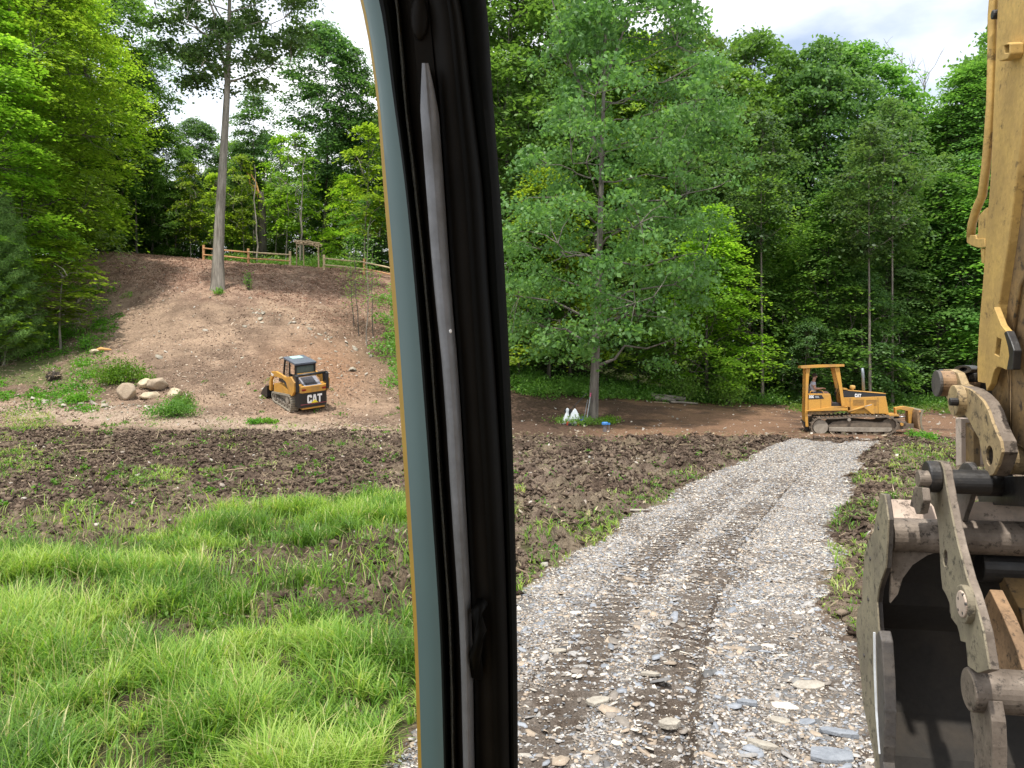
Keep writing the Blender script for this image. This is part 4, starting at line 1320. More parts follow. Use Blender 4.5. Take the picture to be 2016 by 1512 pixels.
n = 170
Yu = 5.4 + 7.5 * rs2.rand(n); px = -60 + 900 * rs2.rand(n)
x_ = (px - 1008) / F * Yu; k = (zones(x_, Yu)[0]['rd'] < -.2)
undergrowth('broad_leaf_weeds', px[k], Yu[k], .06 + .14 * rs2.rand(k.sum()), .08 + .16 * rs2.rand(k.sum()), 26, .045, M['leaf_mid'], 'small broad leaved weeds among the near grass', 9)
def shrub(px, Y, rad, hgt, n, lsize, mat, label, seed, name='shrub', wob=.35):
    rs = np.random.RandomState(seed); rnd = random.Random(seed)
    root = empty(name, label=label, cat='shrub'); place(root, px, Y, dz=0)
    m = 14
    cx = rs.randn(m) * rad * wob; cy_ = rs.randn(m) * rad * wob
    mb = MB(); Ps = []
    for i in range(m):
        hh = hgt * rnd.uniform(.55, 1.0)
        base = root.location
        gzz = gz(base.x + cx[i], base.y + cy_[i]) - base.z
        limb(mb, (cx[i] * .2, cy_[i] * .2, -.05), (cx[i], cy_[i], gzz + hh * .85), .016, .005, rnd, seg=3, n=4)
        g = rs.randn(n // m, 3) * np.array([rad * .30, rad * .30, hh * .26]); g[:, 2] += gzz + hh * .55
        g[:, 2] = np.maximum(g[:, 2], .02 + gzz); g[:, 0] += cx[i]; g[:, 1] += cy_[i]; Ps.append(g)
    P = np.concatenate(Ps)
    mb.build('stems', BD, root)
    leaf_mesh('foliage', P, lsize * (.6 + .8 * rs.rand(len(P))), np.clip(rs.rand(len(P)) * .6 + .3, 0, 1), mat, root, rs, flat=.3)
    return root
shrub(237, 34.6, .95, 1.15, 3800, .085, M['weed'], 'round bright green bush on the slope above the boulders', 1)
shrub(290, 34.6, .35, .5, 700, .08, M['weed'], 'small green bush right beside the round bright bush', 2)
shrub(342, 30.6, .85, .75, 2600, .08, M['leaf_mid'], 'sprawling green weeds in front of the pale boulders', 3)
shrub(360, 31.6, .45, .7, 1100, .08, M['leaf_mid'], 'upright green weeds right of the boulder pile', 4)
shrub(170, 38.5, .5, .9, 900, .08, M['weed'], 'small upright bush on the weedy slope near the cut orange wood', 5)
shrub(150, 32.2, .5, .4, 900, .08, M['weed'], 'low green weeds at the upper edge of the pale track', 6)
shrub(502, 29.6, .35, .22, 500, .07, M['weed'], 'flat bright green weed left in front of the track loader', 7)
shrub(528, 29.8, .3, .2, 400, .07, M['weed'], 'small flat weed nearest the track loader', 8)
shrub(1140, 34.0, 1.1, .38, 2600, .075, M['leaf_mid'], 'green weeds at the foot of the lone tree around the white bags', 9)
shrub(1195, 34.6, .6, .35, 1100, .075, M['weed'], 'green weeds right of the lone tree trunk', 10)
shrub(1345, 42.3, 1.0, 2.0, 2400, .12, M['leaf_mid'], 'leafy bush hanging over the log pile at the wood edge', 11)
shrub(1432, 42.6, .9, 2.3, 2200, .14, M['leaf_mid'], 'pale leafed bush at the wood edge right of the log pile', 12)
shrub(1825, 27.0, .45, .35, 500, .07, M['weed'], 'small bright weed in front of the bulldozer blade', 13)
shrub(1800, 28.6, .3, .3, 300, .07, M['weed'], 'little weed touching the bulldozer blade corner', 14)
shrub(432, 45.2, .35, .35, 260, .09, M['leaf_mid'], 'green sprouts at the base of the bare-trunked maple', 15)
shrub(490, 46.5, .35, 1.3, 260, .09, M['leaf_mid'], 'spindly seedling right of the bare-trunked maple', 16)
# thin saplings by the pillar on the slope
for px, Y, h, lb in ((707, 43, 5.0, 'leftmost thin leafless sapling on the slope near the pillar'), (722, 42, 6.2, 'pale thin sapling stem near the pillar on the slope'), (697, 44, 4.2, 'short dark thin stem left of the pale sapling'), (735, 43.5, 4.6, 'thin dark stem closest to the cab pillar')):
    t_ = empty('thin_stem', label=lb, cat='sapling'); mb = MB(); rnd = random.Random(px)
    pts = limb(mb, (0, 0, -.1), (rnd.uniform(-.3, .3), 0, h), .035, .01, rnd, seg=7, n=5, wob=.012)
    for i in range(8):
        s = pts[rnd.randint(3, 7)]; limb(mb, s, s + Vector((rnd.uniform(-.6, .6), rnd.uniform(-.5, .5), rnd.uniform(.2, .7))), .01, .004, rnd, seg=2, n=3)
    mb.build('trunk', (BD, BP)[px == 722], t_)
    rs = np.random.RandomState(px); P = np.array([tuple(pts[rnd.randint(3, 7)]) for _ in range(240)]) + rs.randn(240, 3) * .35
    leaf_mesh('crown', P, .09 + .05 * rs.rand(240), rs.rand(240), M['leaf_mid'], t_, rs); place(t_, px, Y)
# ------------------------------------------------------------------ lettering (cut outlines, unit box)
GL = {
 'C': ([(.15,0),(.85,0),(1,.15),(1,.38),(.66,.38),(.66,.24),(.34,.24),(.34,.76),(.66,.76),(.66,.62),(1,.62),(1,.85),(.85,1),(.15,1),(0,.85),(0,.15)], []),
 'A': ([(0,0),(.3,0),(.36,.22),(.64,.22),(.7,0),(1,0),(.72,1),(.28,1)], [[(.42,.42),(.5,.8),(.58,.42)]]),
 'T': ([(.34,0),(.66,0),(.66,.76),(1,.76),(1,1),(0,1),(0,.76),(.34,.76)], []),
 'D': ([(0,0),(.75,0),(1,.25),(1,.75),(.75,1),(0,1)], [[(.33,.24),(.33,.76),(.62,.76),(.67,.7),(.67,.3),(.62,.24)]]),
 '3': ([(0,.15),(.15,0),(.85,0),(1,.15),(1,.42),(.9,.5),(1,.58),(1,.85),(.85,1),(.15,1),(0,.85),(0,.66),(.33,.66),(.33,.76),(.66,.76),(.66,.6),(.4,.6),(.4,.4),(.66,.4),(.66,.24),(.33,.24),(.33,.34),(0,.34)], [])}
def letters(txt, org, ux, uz, nrm, h, wd, gap=.08):
    """letter prisms on a plane: org lower left, ux/uz unit axes, nrm outward"""
    mb = MB(); org, ux, uz, nrm = map(Vector, (org, ux, uz, nrm)); x = 0
    for ch in txt:
        o, hs = GL[ch]
        mb.prism([(x + p[0] * wd, p[1] * h) for p in o], lambda p: org + ux * p[0] + uz * p[1], nrm * .008, [[(x + p[0] * wd, p[1] * h) for p in hh] for hh in hs])
        x += wd * (1 + gap)
    return mb
def track_belt(outline, y0, y1, th=.05, lug=.035, step=.12, lw=.5):
    """closed belt along outline (x,z), between y0 and y1, with cross bars"""
    mb = MB(); n = len(outline); pts = [Vector((p[0], 0, p[1])) for p in outline]
    cen = sum(pts, Vector()) / n
    outer, inner = [], []
    for i, p in enumerate(pts):
        d = (pts[(i + 1) % n] - pts[i - 1]).normalized(); nn = Vector((d.z, 0, -d.x))
        if nn.dot(p - cen) < 0: nn = -nn
        outer.append(p); inner.append(p - nn * th)
    vs = []
    for ring, yy in ((outer, y0), (outer, y1), (inner, y1), (inner, y0)):
        vs += [(p.x, yy, p.z) for p in ring]
    fs = []
    for r in range(4):
        r2 = (r + 1) % 4
        for i in range(n):
            j = (i + 1) % n; fs.append((r*n+i, r*n+j, r2*n+j, r2*n+i))
    mb.add(vs, fs)
    acc = 0
    for i in range(n):
        a, b = pts[i], pts[(i + 1) % n]; L_ = (b - a).length; d = (b - a) / max(L_, 1e-6); nn = Vector((d.z, 0, -d.x))
        if nn.dot((a + b) / 2 - cen) < 0: nn = -nn
        s = step - acc
        while s < L_:
            c = a + d * s + nn * lug * .5
            R = Matrix((d, Vector((0, 1, 0)), nn)).transposed()
            mb.box((c.x, (y0 + y1) / 2, c.z), (step * lw, abs(y1 - y0) - .01, lug), R)
            s += step
        acc = (acc + L_) % step
    return mb
def round_outline(pts, r, k=5):
    """round the corners of a convex polygon"""
    out = []; n = len(pts)
    for i in range(n):
        p0, p1, p2 = Vector(pts[i-1]), Vector(pts[i]), Vector(pts[(i+1) % n])
        a = (p0 - p1); b = (p2 - p1); rr = min(r if not hasattr(r, '__len__') else r[i], a.length * .48, b.length * .48)
        s = p1 + a.normalized() * rr; e = p1 + b.normalized() * rr
        for j in range(k + 1):
            t = j / k; out.append(tuple(s.lerp(p1, t).lerp(p1.lerp(e, t), t)))
    return out

# ------------------------------------------------------------------ compact track loader on the slope
sx_, sy_ = (590 - 1008) / F * 32.8, 32.8
hdg = RAD(-40)
fx = Vector((math.sin(hdg), math.cos(hdg), 0)); lf = Vector((-fx.y, fx.x, 0))
def hh(p): return float(Hbase(np.array([p.x]), np.array([p.y]))[0])
c0 = Vector((sx_, sy_, 0)); a_ = c0 + fx; b_ = c0 - fx; l_ = c0 + lf * .7; r_ = c0 - lf * .7
fwd = Vector((fx.x * 2, fx.y * 2, hh(a_) - hh(b_))).normalized()
lef = Vector((lf.x * 1.4, lf.y * 1.4, hh(l_) - hh(r_))).normalized()
upv = fwd.cross(lef).normalized(); lef = upv.cross(fwd).normalized()
Rm = Matrix((fwd, lef, upv)).transposed()
sk = empty('track_loader', label='small yellow and black tracked loader working on the slope, CAT on its rear door', cat='track loader')
sk.rotation_euler = Rm.to_euler(); sk.scale = (.92, .92, .92); sk.location = (sx_, sy_, (hh(a_) + hh(b_)) / 2 + .0)
Y_, K_ = M['yellow'], M['black']
for s in (1, -1):
    y0, y1 = s * .46, s * .84
    ol = round_outline([(1.02, .02), (1.12, .40), (-.78, .74), (-.98, .50), (-.90, .02)], .16)
    tk = track_belt(ol, y0, y1, .045, .03, .10, .5).build('track', M['rubber'], sk)
    wb = MB()
    for cx_, cz_, r in ((.86, .24, .17), (.52, .16, .12), (.22, .17, .12), (-.08, .17, .12), (-.38, .17, .12), (-.70, .2, .14)):
        wb.lathe([(r, -.14), (r, .14), (r * .55, .145), (r * .5, .10), (.03, .10)], (cx_, s * .66, cz_), 14, 'y')
    wb.build('rollers', M['track_frame'], tk)
    MB().lathe([(.18, -.15), (.18, .15), (.10, .16)], (-.52, s * .66, .46), 16, 'y').build('drive_sprocket', M['track_frame'], tk)
    MB().prism([(.8, .28), (.7, .42), (-.5, .60), (-.75, .45), (-.7, .28)], lambda p: (p[0], s * .52, p[1]), (0, s * .1, 0)).build('track_frame', M['track_frame'], tk)
# chassis and rear
MB().prism([(-1.22,.30),(.95,.30),(1.05,.55),(.95,1.05),(-1.22,1.05)], lambda p: (p[0], -.455, p[1]), (0, .91, 0)).build('chassis', Y_, sk, .02)
for s in (1, -1):
    MB().prism([(-.78,.74),(1.05,.42),(1.0,.82),(.35,.98),(-.35,.92),(-.70,.86)], lambda p: (p[0], s * .46, p[1]), (0, s * .30, 0)).build('fender', Y_, sk, .02)
for s in (1, -1): MB().prism([(-.45,.95),(.85,.95),(.80,1.22),(.0,1.30),(-.45,1.26)], lambda p: (p[0], s * .47, p[1]), (0, s * .12, 0)).build('dark_opening_fill', K_, sk)  # black sheet added to imitate the dark of the opening under the arm
rd_ = MB().prism(round_outline([(-1.08, -.70), (-1.42, -.62), (-1.42, .62), (-1.08, .70)], [.02, .14, .14, .02]), lambda p: (p[0], p[1], .30), (0, 0, .66)).build('engine_door', K_, sk, .02)
MB().bx(-1.435, -1.42, -.60, .60, .435, .455).build('stripe', M['redline'], rd_)
MB().bx(-1.40, -1.05, -.52, .52, .21, .298).build('tail_bumper', Y_, sk, .02)
hb = MB().prism(round_outline([(-.95, -.68), (-1.44, -.60), (-1.44, .60), (-.95, .68)], [.02, .16, .16, .02]), lambda p: (p[0], p[1], .963), (0, 0, .27)).build('rear_hood', Y_, sk, .03)
for s in (1, -1): MB().bx(-1.455, -1.43, s * .46 - .09, s * .46 + .09, 1.06, 1.14).build('tail_light', M['red'], sk)
g = MB().prism([(-1.36, 1.235), (-.62, 1.235), (-.62, 1.45), (-.75, 1.47)], lambda p: (p[0], -.40, p[1]), (0, .80, 0)).build('radiator_cover', M['grille'], sk, .01)
vb = MB()
for i in range(10):
    t = i / 9; vb.box((-1.30 + .5 * t, .05, 1.275 + .182 * t), (.028, .55, .012))
vb.build('vent_slots', K_, g)
MB().bx(-.72, -.60, -.40, .40, 1.45, 1.62).build('rear_panel', Y_, sk, .02)
for s in (1, -1):
    MB().prism([(-1.36, 1.0), (-1.02, 1.0), (-.92, 1.66), (-1.20, 1.74), (-1.30, 1.70)], lambda p: (p[0], s * .62, p[1]), (0, s * .13, 0)).build('lift_tower', K_, sk, .02)
    arm = MB().prism([(-1.25,1.02),(-1.27,1.42),(-.9,1.60),(-.35,1.44),(.15,1.46),(.62,1.46),(1.12,1.34),(1.38,.78),(1.40,.42),(1.22,.42),(1.14,.95),(.95,1.16),(.45,1.24),(-.10,1.30),(-.42,1.24),(-.62,1.0),(-.80,.80),(-1.0,.76)],
                     lambda p: (p[0], s * .72, p[1]), (0, s * .10, 0)).build('lift_arm', Y_, sk, .015)
    MB().cyl((-.55, s * .69, .92), (.25, s * .69, 1.22), .05, n=12).build('lift_cylinder', K_, sk)
    MB().bx(.95, 1.12, s * .825, s * .83 + s * .004, 1.08, 1.34).build('badge', K_, arm) if False else None
    letters('CAT', (1.12, s * .822, 1.17) if s > 0 else (.86, s * .822, 1.17), (-s, 0, 0), (0, 0, 1), (0, s, 0), .11, .08).build('logo', M['white'], arm)
MB().tube([(-1.2, -.70, 1.70), (-1.2, .70, 1.70)], .055, 10).build('tower_crossbar', K_, sk, smooth=True)
MB().tube([(1.32, -.72, .55), (1.32, .72, .55)], .06, 10).build('arm_crosstube', K_, sk, smooth=True)
# cab
cab = MB()
for s in (1, -1):
    cab.bar((-.58, s * .44, 1.06), (-.58, s * .44, 2.0), .07, .07); cab.bar((.70, s * .44, 1.06), (.50, s * .44, 2.0), .06, .06)
    cab.bar((.02, s * .44, 1.2), (.02, s * .44, 2.0), .05, .05)
    cab.bar((-.58, s * .44, 1.45), (-.02, s * .44, 1.30), .04, .26); cab.bar((-.3, s * .44, 1.1), (-.3, s * .44, 1.5), .40, .04)
cab.bar((-.58, -.44, 1.52), (-.58, .44, 1.52), .06, .08); cab.bar((-.58, -.44, 1.96), (-.58, .44, 1.96), .06, .08); cab.bar((.5, -.44, 1.96), (.5, .44, 1.96), .06, .08)
cab.build('cab_frame', K_, sk)
MB().bx(-.575, -.565, -.40, .40, 1.56, 1.93).build('rear_window', M['glass'], sk)
sd = MB()
for s in (1, -1):
    for k in range(9): sd.bar((.06 + k * .06, s * .44, 1.15), (.04 + k * .052, s * .44, 1.98), .006, .006)
    for k in range(10): sd.bar((.03, s * .44, 1.2 + k * .08), (.62, s * .44, 1.2 + k * .08), .006, .006)
sd.build('side_mesh', K_, sk)
rf = MB().prism(round_outline([(-.68, -.50), (.66, -.48), (.66, .48), (-.68, .50)], .08), lambda p: (p[0], p[1], 2.0), (0, 0, .075)).build('cab_roof', M['roof_sky_grey'], sk, .02)
MB().prism(round_outline([(.10, -.26), (.52, -.26), (.52, .26), (.10, .26)], .06), lambda p: (p[0], p[1], 2.077), (0, 0, .02)).build('roof_hatch', M['hatch_glass'], rf)
MB().bx(-.35, .1, -.25, .25, 1.0, 1.22).bx(-.45, -.3, -.25, .25, 1.1, 1.75).build('seat', M['seat'], sk, .03)
# front bucket
bk = MB().prism([(1.42,.62),(1.42,.10),(1.55,.03),(2.25,.02),(2.25,.045),(1.60,.07),(1.50,.16),(1.47,.50),(1.52,.60)], lambda p: (p[0], -.88, p[1]), (0, 1.76, 0))
for s in (1, -1): bk.prism([(1.42,.62),(1.42,.10),(1.55,.03),(2.2,.03),(1.9,.35),(1.55,.60)], lambda p: (p[0], s * .88, p[1]), (0, s * .025, 0))
bk.build('bucket', K_, sk)
# lettering on the rear door: C A T with a yellow triangle over the A
o_ = (-1.422, .08, .46)
hw = .215
letters('CAT', (-1.421, .30, .48), (0, -1, 0), (0, 0, 1), (-1, 0, 0), .37, hw).build('logo', M['white'], rd_)
x0_ = .30 - hw * 1.08 - .5 * hw
MB().prism([(-.17, 0), (.17, 0), (0, .15)], lambda p: (-1.430, x0_ - p[0], .478 + p[1]), (-.006, 0, 0)).build('logo_triangle', M['decal_yellow'], rd_)
MB().bx(-1.43, -1.405, .55, .61, .60, .72).build('label_plate', M['white'], rd_) if False else None

# ------------------------------------------------------------------ bulldozer
DZ = Vector((665.5 / F * 31.0, 31.0, 0)); DR = RAD(-15)
dz = empty('bulldozer', (DZ.x, DZ.y, gz(DZ.x, DZ.y) - .05), (0, 0, DR), 'yellow crawler bulldozer with an open canopy parked side-on before the wood', 'bulldozer')
S_ = 385.0
def zx(v): return (v - 925) / S_
def zz_(v): return (1195 - v) / S_
def poly(pts): return [(zx(a), zz_(b)) for a, b in pts]
def pz(mb, pts, y0, y1, holes=()): return mb.prism(poly(pts), lambda p: (p[0], y0, p[1]), (0, y1 - y0, 0), [poly(h) for h in holes])
# roof and posts
pz(MB(), [(212,225),(212,190),(500,172),(806,166),(808,200),(500,213),(255,228)], -.80, .62).build('canopy_roof', M['yellow'], dz, .02)
for y0, nm in ((-.72, 'near'), (.50, 'far')):
    pz(MB(), [(283,228),(345,228),(325,350),(312,600),(308,905),(318,1090),(280,1090),(268,905),(276,600)], y0, y0 + .12).build('canopy_post', M['yellow'], dz, .012)
    pz(MB(), [(676,214),(744,212),(780,480),(800,640),(826,775),(775,778),(757,640),(735,480)], y0, y0 + .12).build('canopy_post', M['yellow'], dz, .012)
# body
cp = pz(MB(), [(315,602),(620,600),(632,700),(632,785),(855,785),(862,850),(315,862)], -.74, .74).build('side_cover', Y_, dz, .02)
pz(MB(), [(318,622),(500,618),(532,672),(318,684)], -.748, -.741).build('name_band', K_, cp)
pz(MB(), [(486,690),(490,690),(490,830),(486,830)], -.744, -.740).build('panel_seam', K_, cp)
letters('D3C', (zx(327), -.7485, zz_(664)), (1, 0, 0), (0, 0, 1), (0, -1, 0), 38 / S_, .052).build('logo', M['white'], cp)
pz(MB(), [(408,634),(460,634),(460,643),(408,643)], -.752, -.749).build('decal', M['tin'], cp); pz(MB(), [(408,650),(466,650),(466,658),(408,658)], -.752, -.749).build('decal', M['tin'], cp)
pz(MB(), [(315,866),(805,836),(806,812),(640,790),(632,786),(850,786),(855,812),(845,838),(640,880),(500,905),(315,905)], -.74, .74).build('frame_rail', M['brown_stain_shade'], dz, .01)
pz(MB(), [(262,862),(850,838),(850,806),(620,790),(300,846)], -.80, -.745).build('step_rail', Y_, dz, .01)
hd = pz(MB(), [(800,655),(1380,630),(1385,640),(1425,888),(900,892),(896,800),(820,790)], -.46, .46).build('hood', Y_, dz, .02)
pz(MB(), [(880,552),(1380,594),(1382,634),(804,655),(804,560)], -.455, .455).build('upper_hood', K_, hd, .01)
pz(MB(), [(872,546),(1385,590),(1385,600),(872,556)], -.47, .47).build('hood_top', Y_, hd, .005)
letters('CAT', (zx(966), -.458, zz_(648)), (1, 0, -.03), (.03, 0, 1), (0, -1, 0), 50 / S_, .070).build('logo', M['white'], hd)
lv = MB()
for x0, x1 in ((940, 1090), (1120, 1262)):
    for k in range(5): pz(lv, [(x0, 690 + k * 18), (x1, 684 + k * 18), (x1, 690 + k * 18), (x0, 696 + k * 18)], -.468, -.461)
lv.build('louvres', M['brown_stain_shade'], hd)
pz(MB(), [(898,668),(903,668),(906,885),(901,885)], -.465, -.461).build('panel_seam', K_, hd); pz(MB(), [(1275,645),(1280,645),(1284,885),(1279,885)], -.465, -.461).build('panel_seam', K_, hd)
pz(MB(), [(800,520),(870,522),(872,548),(800,545)], -.35, .35).build('dashboard', Y_, dz, .01)
px_ = zx(960)
MB().lathe([(.05, zz_(552)), (.05, zz_(530)), (.10, zz_(526)), (.105, zz_(500)), (.10, zz_(490)), (.07, zz_(480)), (.01, zz_(478))], (px_, .0, 0), 20).build('air_precleaner', M['yellow_faded'], dz, smooth=False)
MB().tube([(zx(1118), .12, zz_(562)), (zx(1108), .12, zz_(300)), (zx(1100), .12, zz_(225))], [.055, .055, .05], 16).build('exhaust_pipe', M['exhaust'], dz, smooth=True)
# seat, levers, rails
pz(MB(), [(330,560),(330,500),(355,495),(368,600),(450,625),(450,660),(330,660)], -.25, .25).build('seat', M['seat'], dz, .03)
MB().tube([(zx(342), -.70, zz_(602)), (zx(345), -.70, zz_(572)), (zx(360), -.70, zz_(562)), (zx(510), -.70, zz_(555)), (zx(600), -.70, zz_(720))], .018, 8).build('grab_rail', M['yellow'], dz, smooth=True)
lvb = MB()
for a, b in (((700, 640), (720, 520)), ((720, 650), (745, 530)), ((735, 760), (715, 560))): lvb.tube([(zx(a[0]), -.1, zz_(a[1])), (zx(b[0]), -.15, zz_(b[1]))], .014, 6)
lvb.build('levers', K_, dz)
pz(MB(), [(640,745),(800,745),(800,790),(640,790)], -.45, .5).build('floor_plate', K_, dz)
# tracks
for s in (-1, 1):
    y0 = s * .98; y1 = s * .60
    ol = [(zx(a), zz_(b)) for a, b in [(410,1190),(500,1196),(700,1194),(1000,1194),(1300,1190),(1400,1170),(1480,1120),(1510,1050),(1495,970),(1440,925),(1370,905),(1250,918),(1100,900),(950,912),(860,925),(700,940),(560,945),(440,945),(380,985),(345,1050),(345,1120),(370,1170)]]
    tk = track_belt(ol, y0, y1, .05, .05, .155, .25).build('track', M['track'], dz)
    MB().lathe([(.27, -.05), (.27, .05), (.16, .055), (.15, .09), (.07, .095)], (zx(478), s * .86, zz_(1080)), 22, 'y').build('sprocket', M['track_frame'], tk)
    MB().lathe([(.27, -.06), (.27, .06), (.20, .065), (.12, .04), (.06, .08)], (zx(1400), s * .80, zz_(1052)), 22, 'y').build('idler', M['track'], tk)
    pz(MB(), [(590,1080),(1100,1078),(1428,1072),(1432,1105),(1400,1132),(1100,1140),(590,1142)], s * .97, s * .88).build('track_frame', M['track_frame'], tk, .01)
    pz(MB(), [(560,1080),(640,1010),(760,985),(1000,985),(1260,1000),(1400,985),(1440,1070),(1100,1090)], s * .90, s * .70).build('track_guard', M['track'], tk, .01)
    MB().cyl((zx(862), s * .99, zz_(968)), (zx(862), s * .7, zz_(968)), .06).build('carrier_roller', M['track_frame'], tk)
    rl = MB()
    for k in range(6): rl.cyl((zx(640 + k * 145), s * .95, zz_(1150)), (zx(640 + k * 145), s * .65, zz_(1150)), .085, n=12)
    rl.build('rollers', M['track'], tk)
# blade linkage
for s in (-1, 1):
    y = s * .52
    MB().tube([(zx(865), y - .05 * (s < 0), zz_(865)), (zx(1090), y, zz_(785))], .045, 12).build('lift_cylinder', M['yellow'], dz, smooth=True)
    MB().tube([(zx(1085), y, zz_(786)), (zx(1195), y, zz_(752))], .024, 10).build('cylinder_rod', M['chrome'], dz, smooth=True)
    pz(MB(), [(1090,770),(1180,738),(1215,745),(1230,890),(1190,890),(1150,850),(1085,800)], y - .02, y + .02).build('lift_bracket', Y_, dz, .008)
pz(MB(), [(1380,890),(1550,890),(1560,918),(1400,916)], -.5, .5).build('nose_plate', Y_, dz, .01)
cf = MB()
pz(cf, [(1380,1130),(1740,1080),(1745,1020),(1640,1010),(1500,1060)], -.62, -.52); pz(cf, [(1380,1130),(1740,1080),(1745,1020),(1640,1010),(1500,1060)], .52, .62)
pz(cf, [(1560,1000),(1640,1000),(1640,1060),(1560,1060)], -.62, .62)
cf.build('push_frame', M['track'], dz, .01)
MB().lathe([(.055, -.05), (.055, .05)], (zx(1580), -.66, zz_(1030)), 16, 'y').build('pivot_cap', M['yellow'], dz)
tb = pz(MB(), [(1525,800),(1620,782),(1660,778),(1780,803),(1800,840),(1760,852),(1740,1080),(1710,1080),(1700,850),(1600,826),(1550,836),(1556,900),(1535,900)], -.16, .16).build('blade_tower', Y_, dz, .012)
MB().tube([(zx(1560), -.3, zz_(935)), (zx(1655), -.3, zz_(926))], .03, 10).build('angle_cylinder_rod', M['chrome'], dz, smooth=True)
MB().tube([(zx(1460), -.3, zz_(945)), (zx(1570), -.3, zz_(936))], .045, 10).build('angle_cylinder', K_, dz, smooth=True)
bl = pz(MB(), [(1770,815),(1845,812),(1822,870),(1812,950),(1820,1030),(1845,1095),(1812,1100),(1796,1030),(1788,950),(1796,870),(1800,815)], -1.02, 1.22).build('blade', M['steel_tan'], dz, .01)
pz(MB(), [(1768,815),(1799,816),(1795,870),(1787,950),(1795,1030),(1808,1098),(1780,1080),(1762,1000),(1758,930),(1760,860)], -1.0, 1.20).build('blade_back', M['rust'], bl)
MB().cyl((zx(1786), -1.04, zz_(830)), (zx(1786), -1.0, zz_(830)), .04).build('pin_cap', M['cedar'], bl)
pz(MB(), [(250,1000),(340,1090),(350,1180),(300,1150),(240,1010)], -.3, .3).build('rear_hitch', K_, dz)
# ------------------------------------------------------------------ operator
pr = empty('person', tuple(dz.location), (0, 0, DR), 'person in a grey shirt and dark shorts seated at the bulldozer controls', 'person')
def skin_mesh(name, verts, edges, radii, mat, parent, sub=1, root=0):
    me = bpy.data.meshes.new(name); me.from_pydata([tuple(v) for v in verts], edges, [])
    o = bpy.data.objects.new(name, me); col.objects.link(o); o.parent = parent; me.materials.append(mat)
    m = o.modifiers.new('skin', 'SKIN'); m.use_smooth_shade = True
    me.skin_vertices.new() if hasattr(me.skin_vertices, 'new') and not me.skin_vertices else None
    for i, r in enumerate(radii):
        me.skin_vertices[0].data[i].radius = (r, r) if not hasattr(r, '__len__') else r
    me.skin_vertices[0].data[root].use_root = True
    s = o.modifiers.new('sub', 'SUBSURF'); s.levels = sub; s.render_levels = sub + 1
    return o
hx, hz0 = zx(395), 1.47
def V(*a): return Vector(a)
bv = [V(hx, 0, hz0), V(hx + .01, 0, 1.66), V(hx + .03, 0, 1.90), V(hx + .05, 0, 2.02), V(hx + .085, 0, 2.10), V(hx + .10, 0, 2.20), V(hx + .095, 0, 2.28)]
br = [.13, .12, .14, .07, .055, .085, .07]
be = [(0, 1), (1, 2), (2, 3), (3, 4), (4, 5), (5, 6)]
def chain(start, pts, rads):
    prev = start
    for p, r in zip(pts, rads):
        bv.append(p); br.append(r); be.append((prev, len(bv) - 1)); prev = len(bv) - 1
    return prev
for s in (-1, 1):
    w = chain(2, [V(hx + .03, s * .17, 1.93), V(hx + .08, s * .22, 1.72), V(hx + .25, s * .20, 1.72), V(hx + .36, s * .17, 1.74), V(hx + .41, s * .16, 1.74)], [.06, .045, .038, .026, .032])
    for k, (dy, ln) in enumerate(((-.028, .05), (-.01, .062), (.01, .058), (.028, .045))):
        chain(w, [V(hx + .43 + ln * .5, s * .16 + dy, 1.735), V(hx + .43 + ln, s * .16 + dy, 1.71)], [.009, .008])
    chain(w, [V(hx + .42, s * .16 - s * .035, 1.72), V(hx + .45, s * .16 - s * .04, 1.70)], [.010, .009])
    chain(0, [V(hx + .05, s * .10, 1.47), V(zx(600), s * .17, 1.58), V(zx(640), s * .17, 1.36), V(zx(662), s * .17, 1.18), V(zx(690), s * .17, 1.15), V(zx(735), s * .17, 1.15)], [.095, .065, .058, .038, .042, .035])
# nose and chin
bv.append(V(hx + .20, 0, 2.19)); br.append(.012); be.append((5, len(bv) - 1))
body = skin_mesh('body', bv, be, br, M['skin'], pr, 1)
sv = [V(hx, 0, hz0 - .02), V(hx + .01, 0, 1.66), V(hx + .03, 0, 1.92), V(hx + .045, 0, 1.99), V(hx + .03, .17, 1.93), V(hx + .055, .20, 1.82), V(hx + .03, -.17, 1.93), V(hx + .055, -.20, 1.82)]
skin_mesh('shirt', sv, [(0, 1), (1, 2), (2, 3), (2, 4), (4, 5), (2, 6), (6, 7)], [.155, .145, .165, .08, .085, .07, .085, .07], M['shirt'], pr, 1)
sv = [V(hx, 0, hz0 - .02), V(hx + .06, .10, 1.47), V(zx(560), .165, 1.55), V(hx + .06, -.10, 1.47), V(zx(560), -.165, 1.55)]
skin_mesh('shorts', sv, [(0, 1), (1, 2), (0, 3), (3, 4)], [.15, .115, .085, .115, .085], M['shorts'], pr, 1)
MB().ell((hx + .082, 0, 2.245), (.105, .088, .085)).build('hair', M['hair'], pr, smooth=True)
sh = MB()
for s in (-1, 1):
    sh.ell((zx(705), s * .17, 1.155), (.135, .05, .045))
for s in (-1, 1): MB().ell((zx(705), s * .17, 1.155), (.135, .05, .045)).build('shoe', M['shoe'], pr, smooth=True)
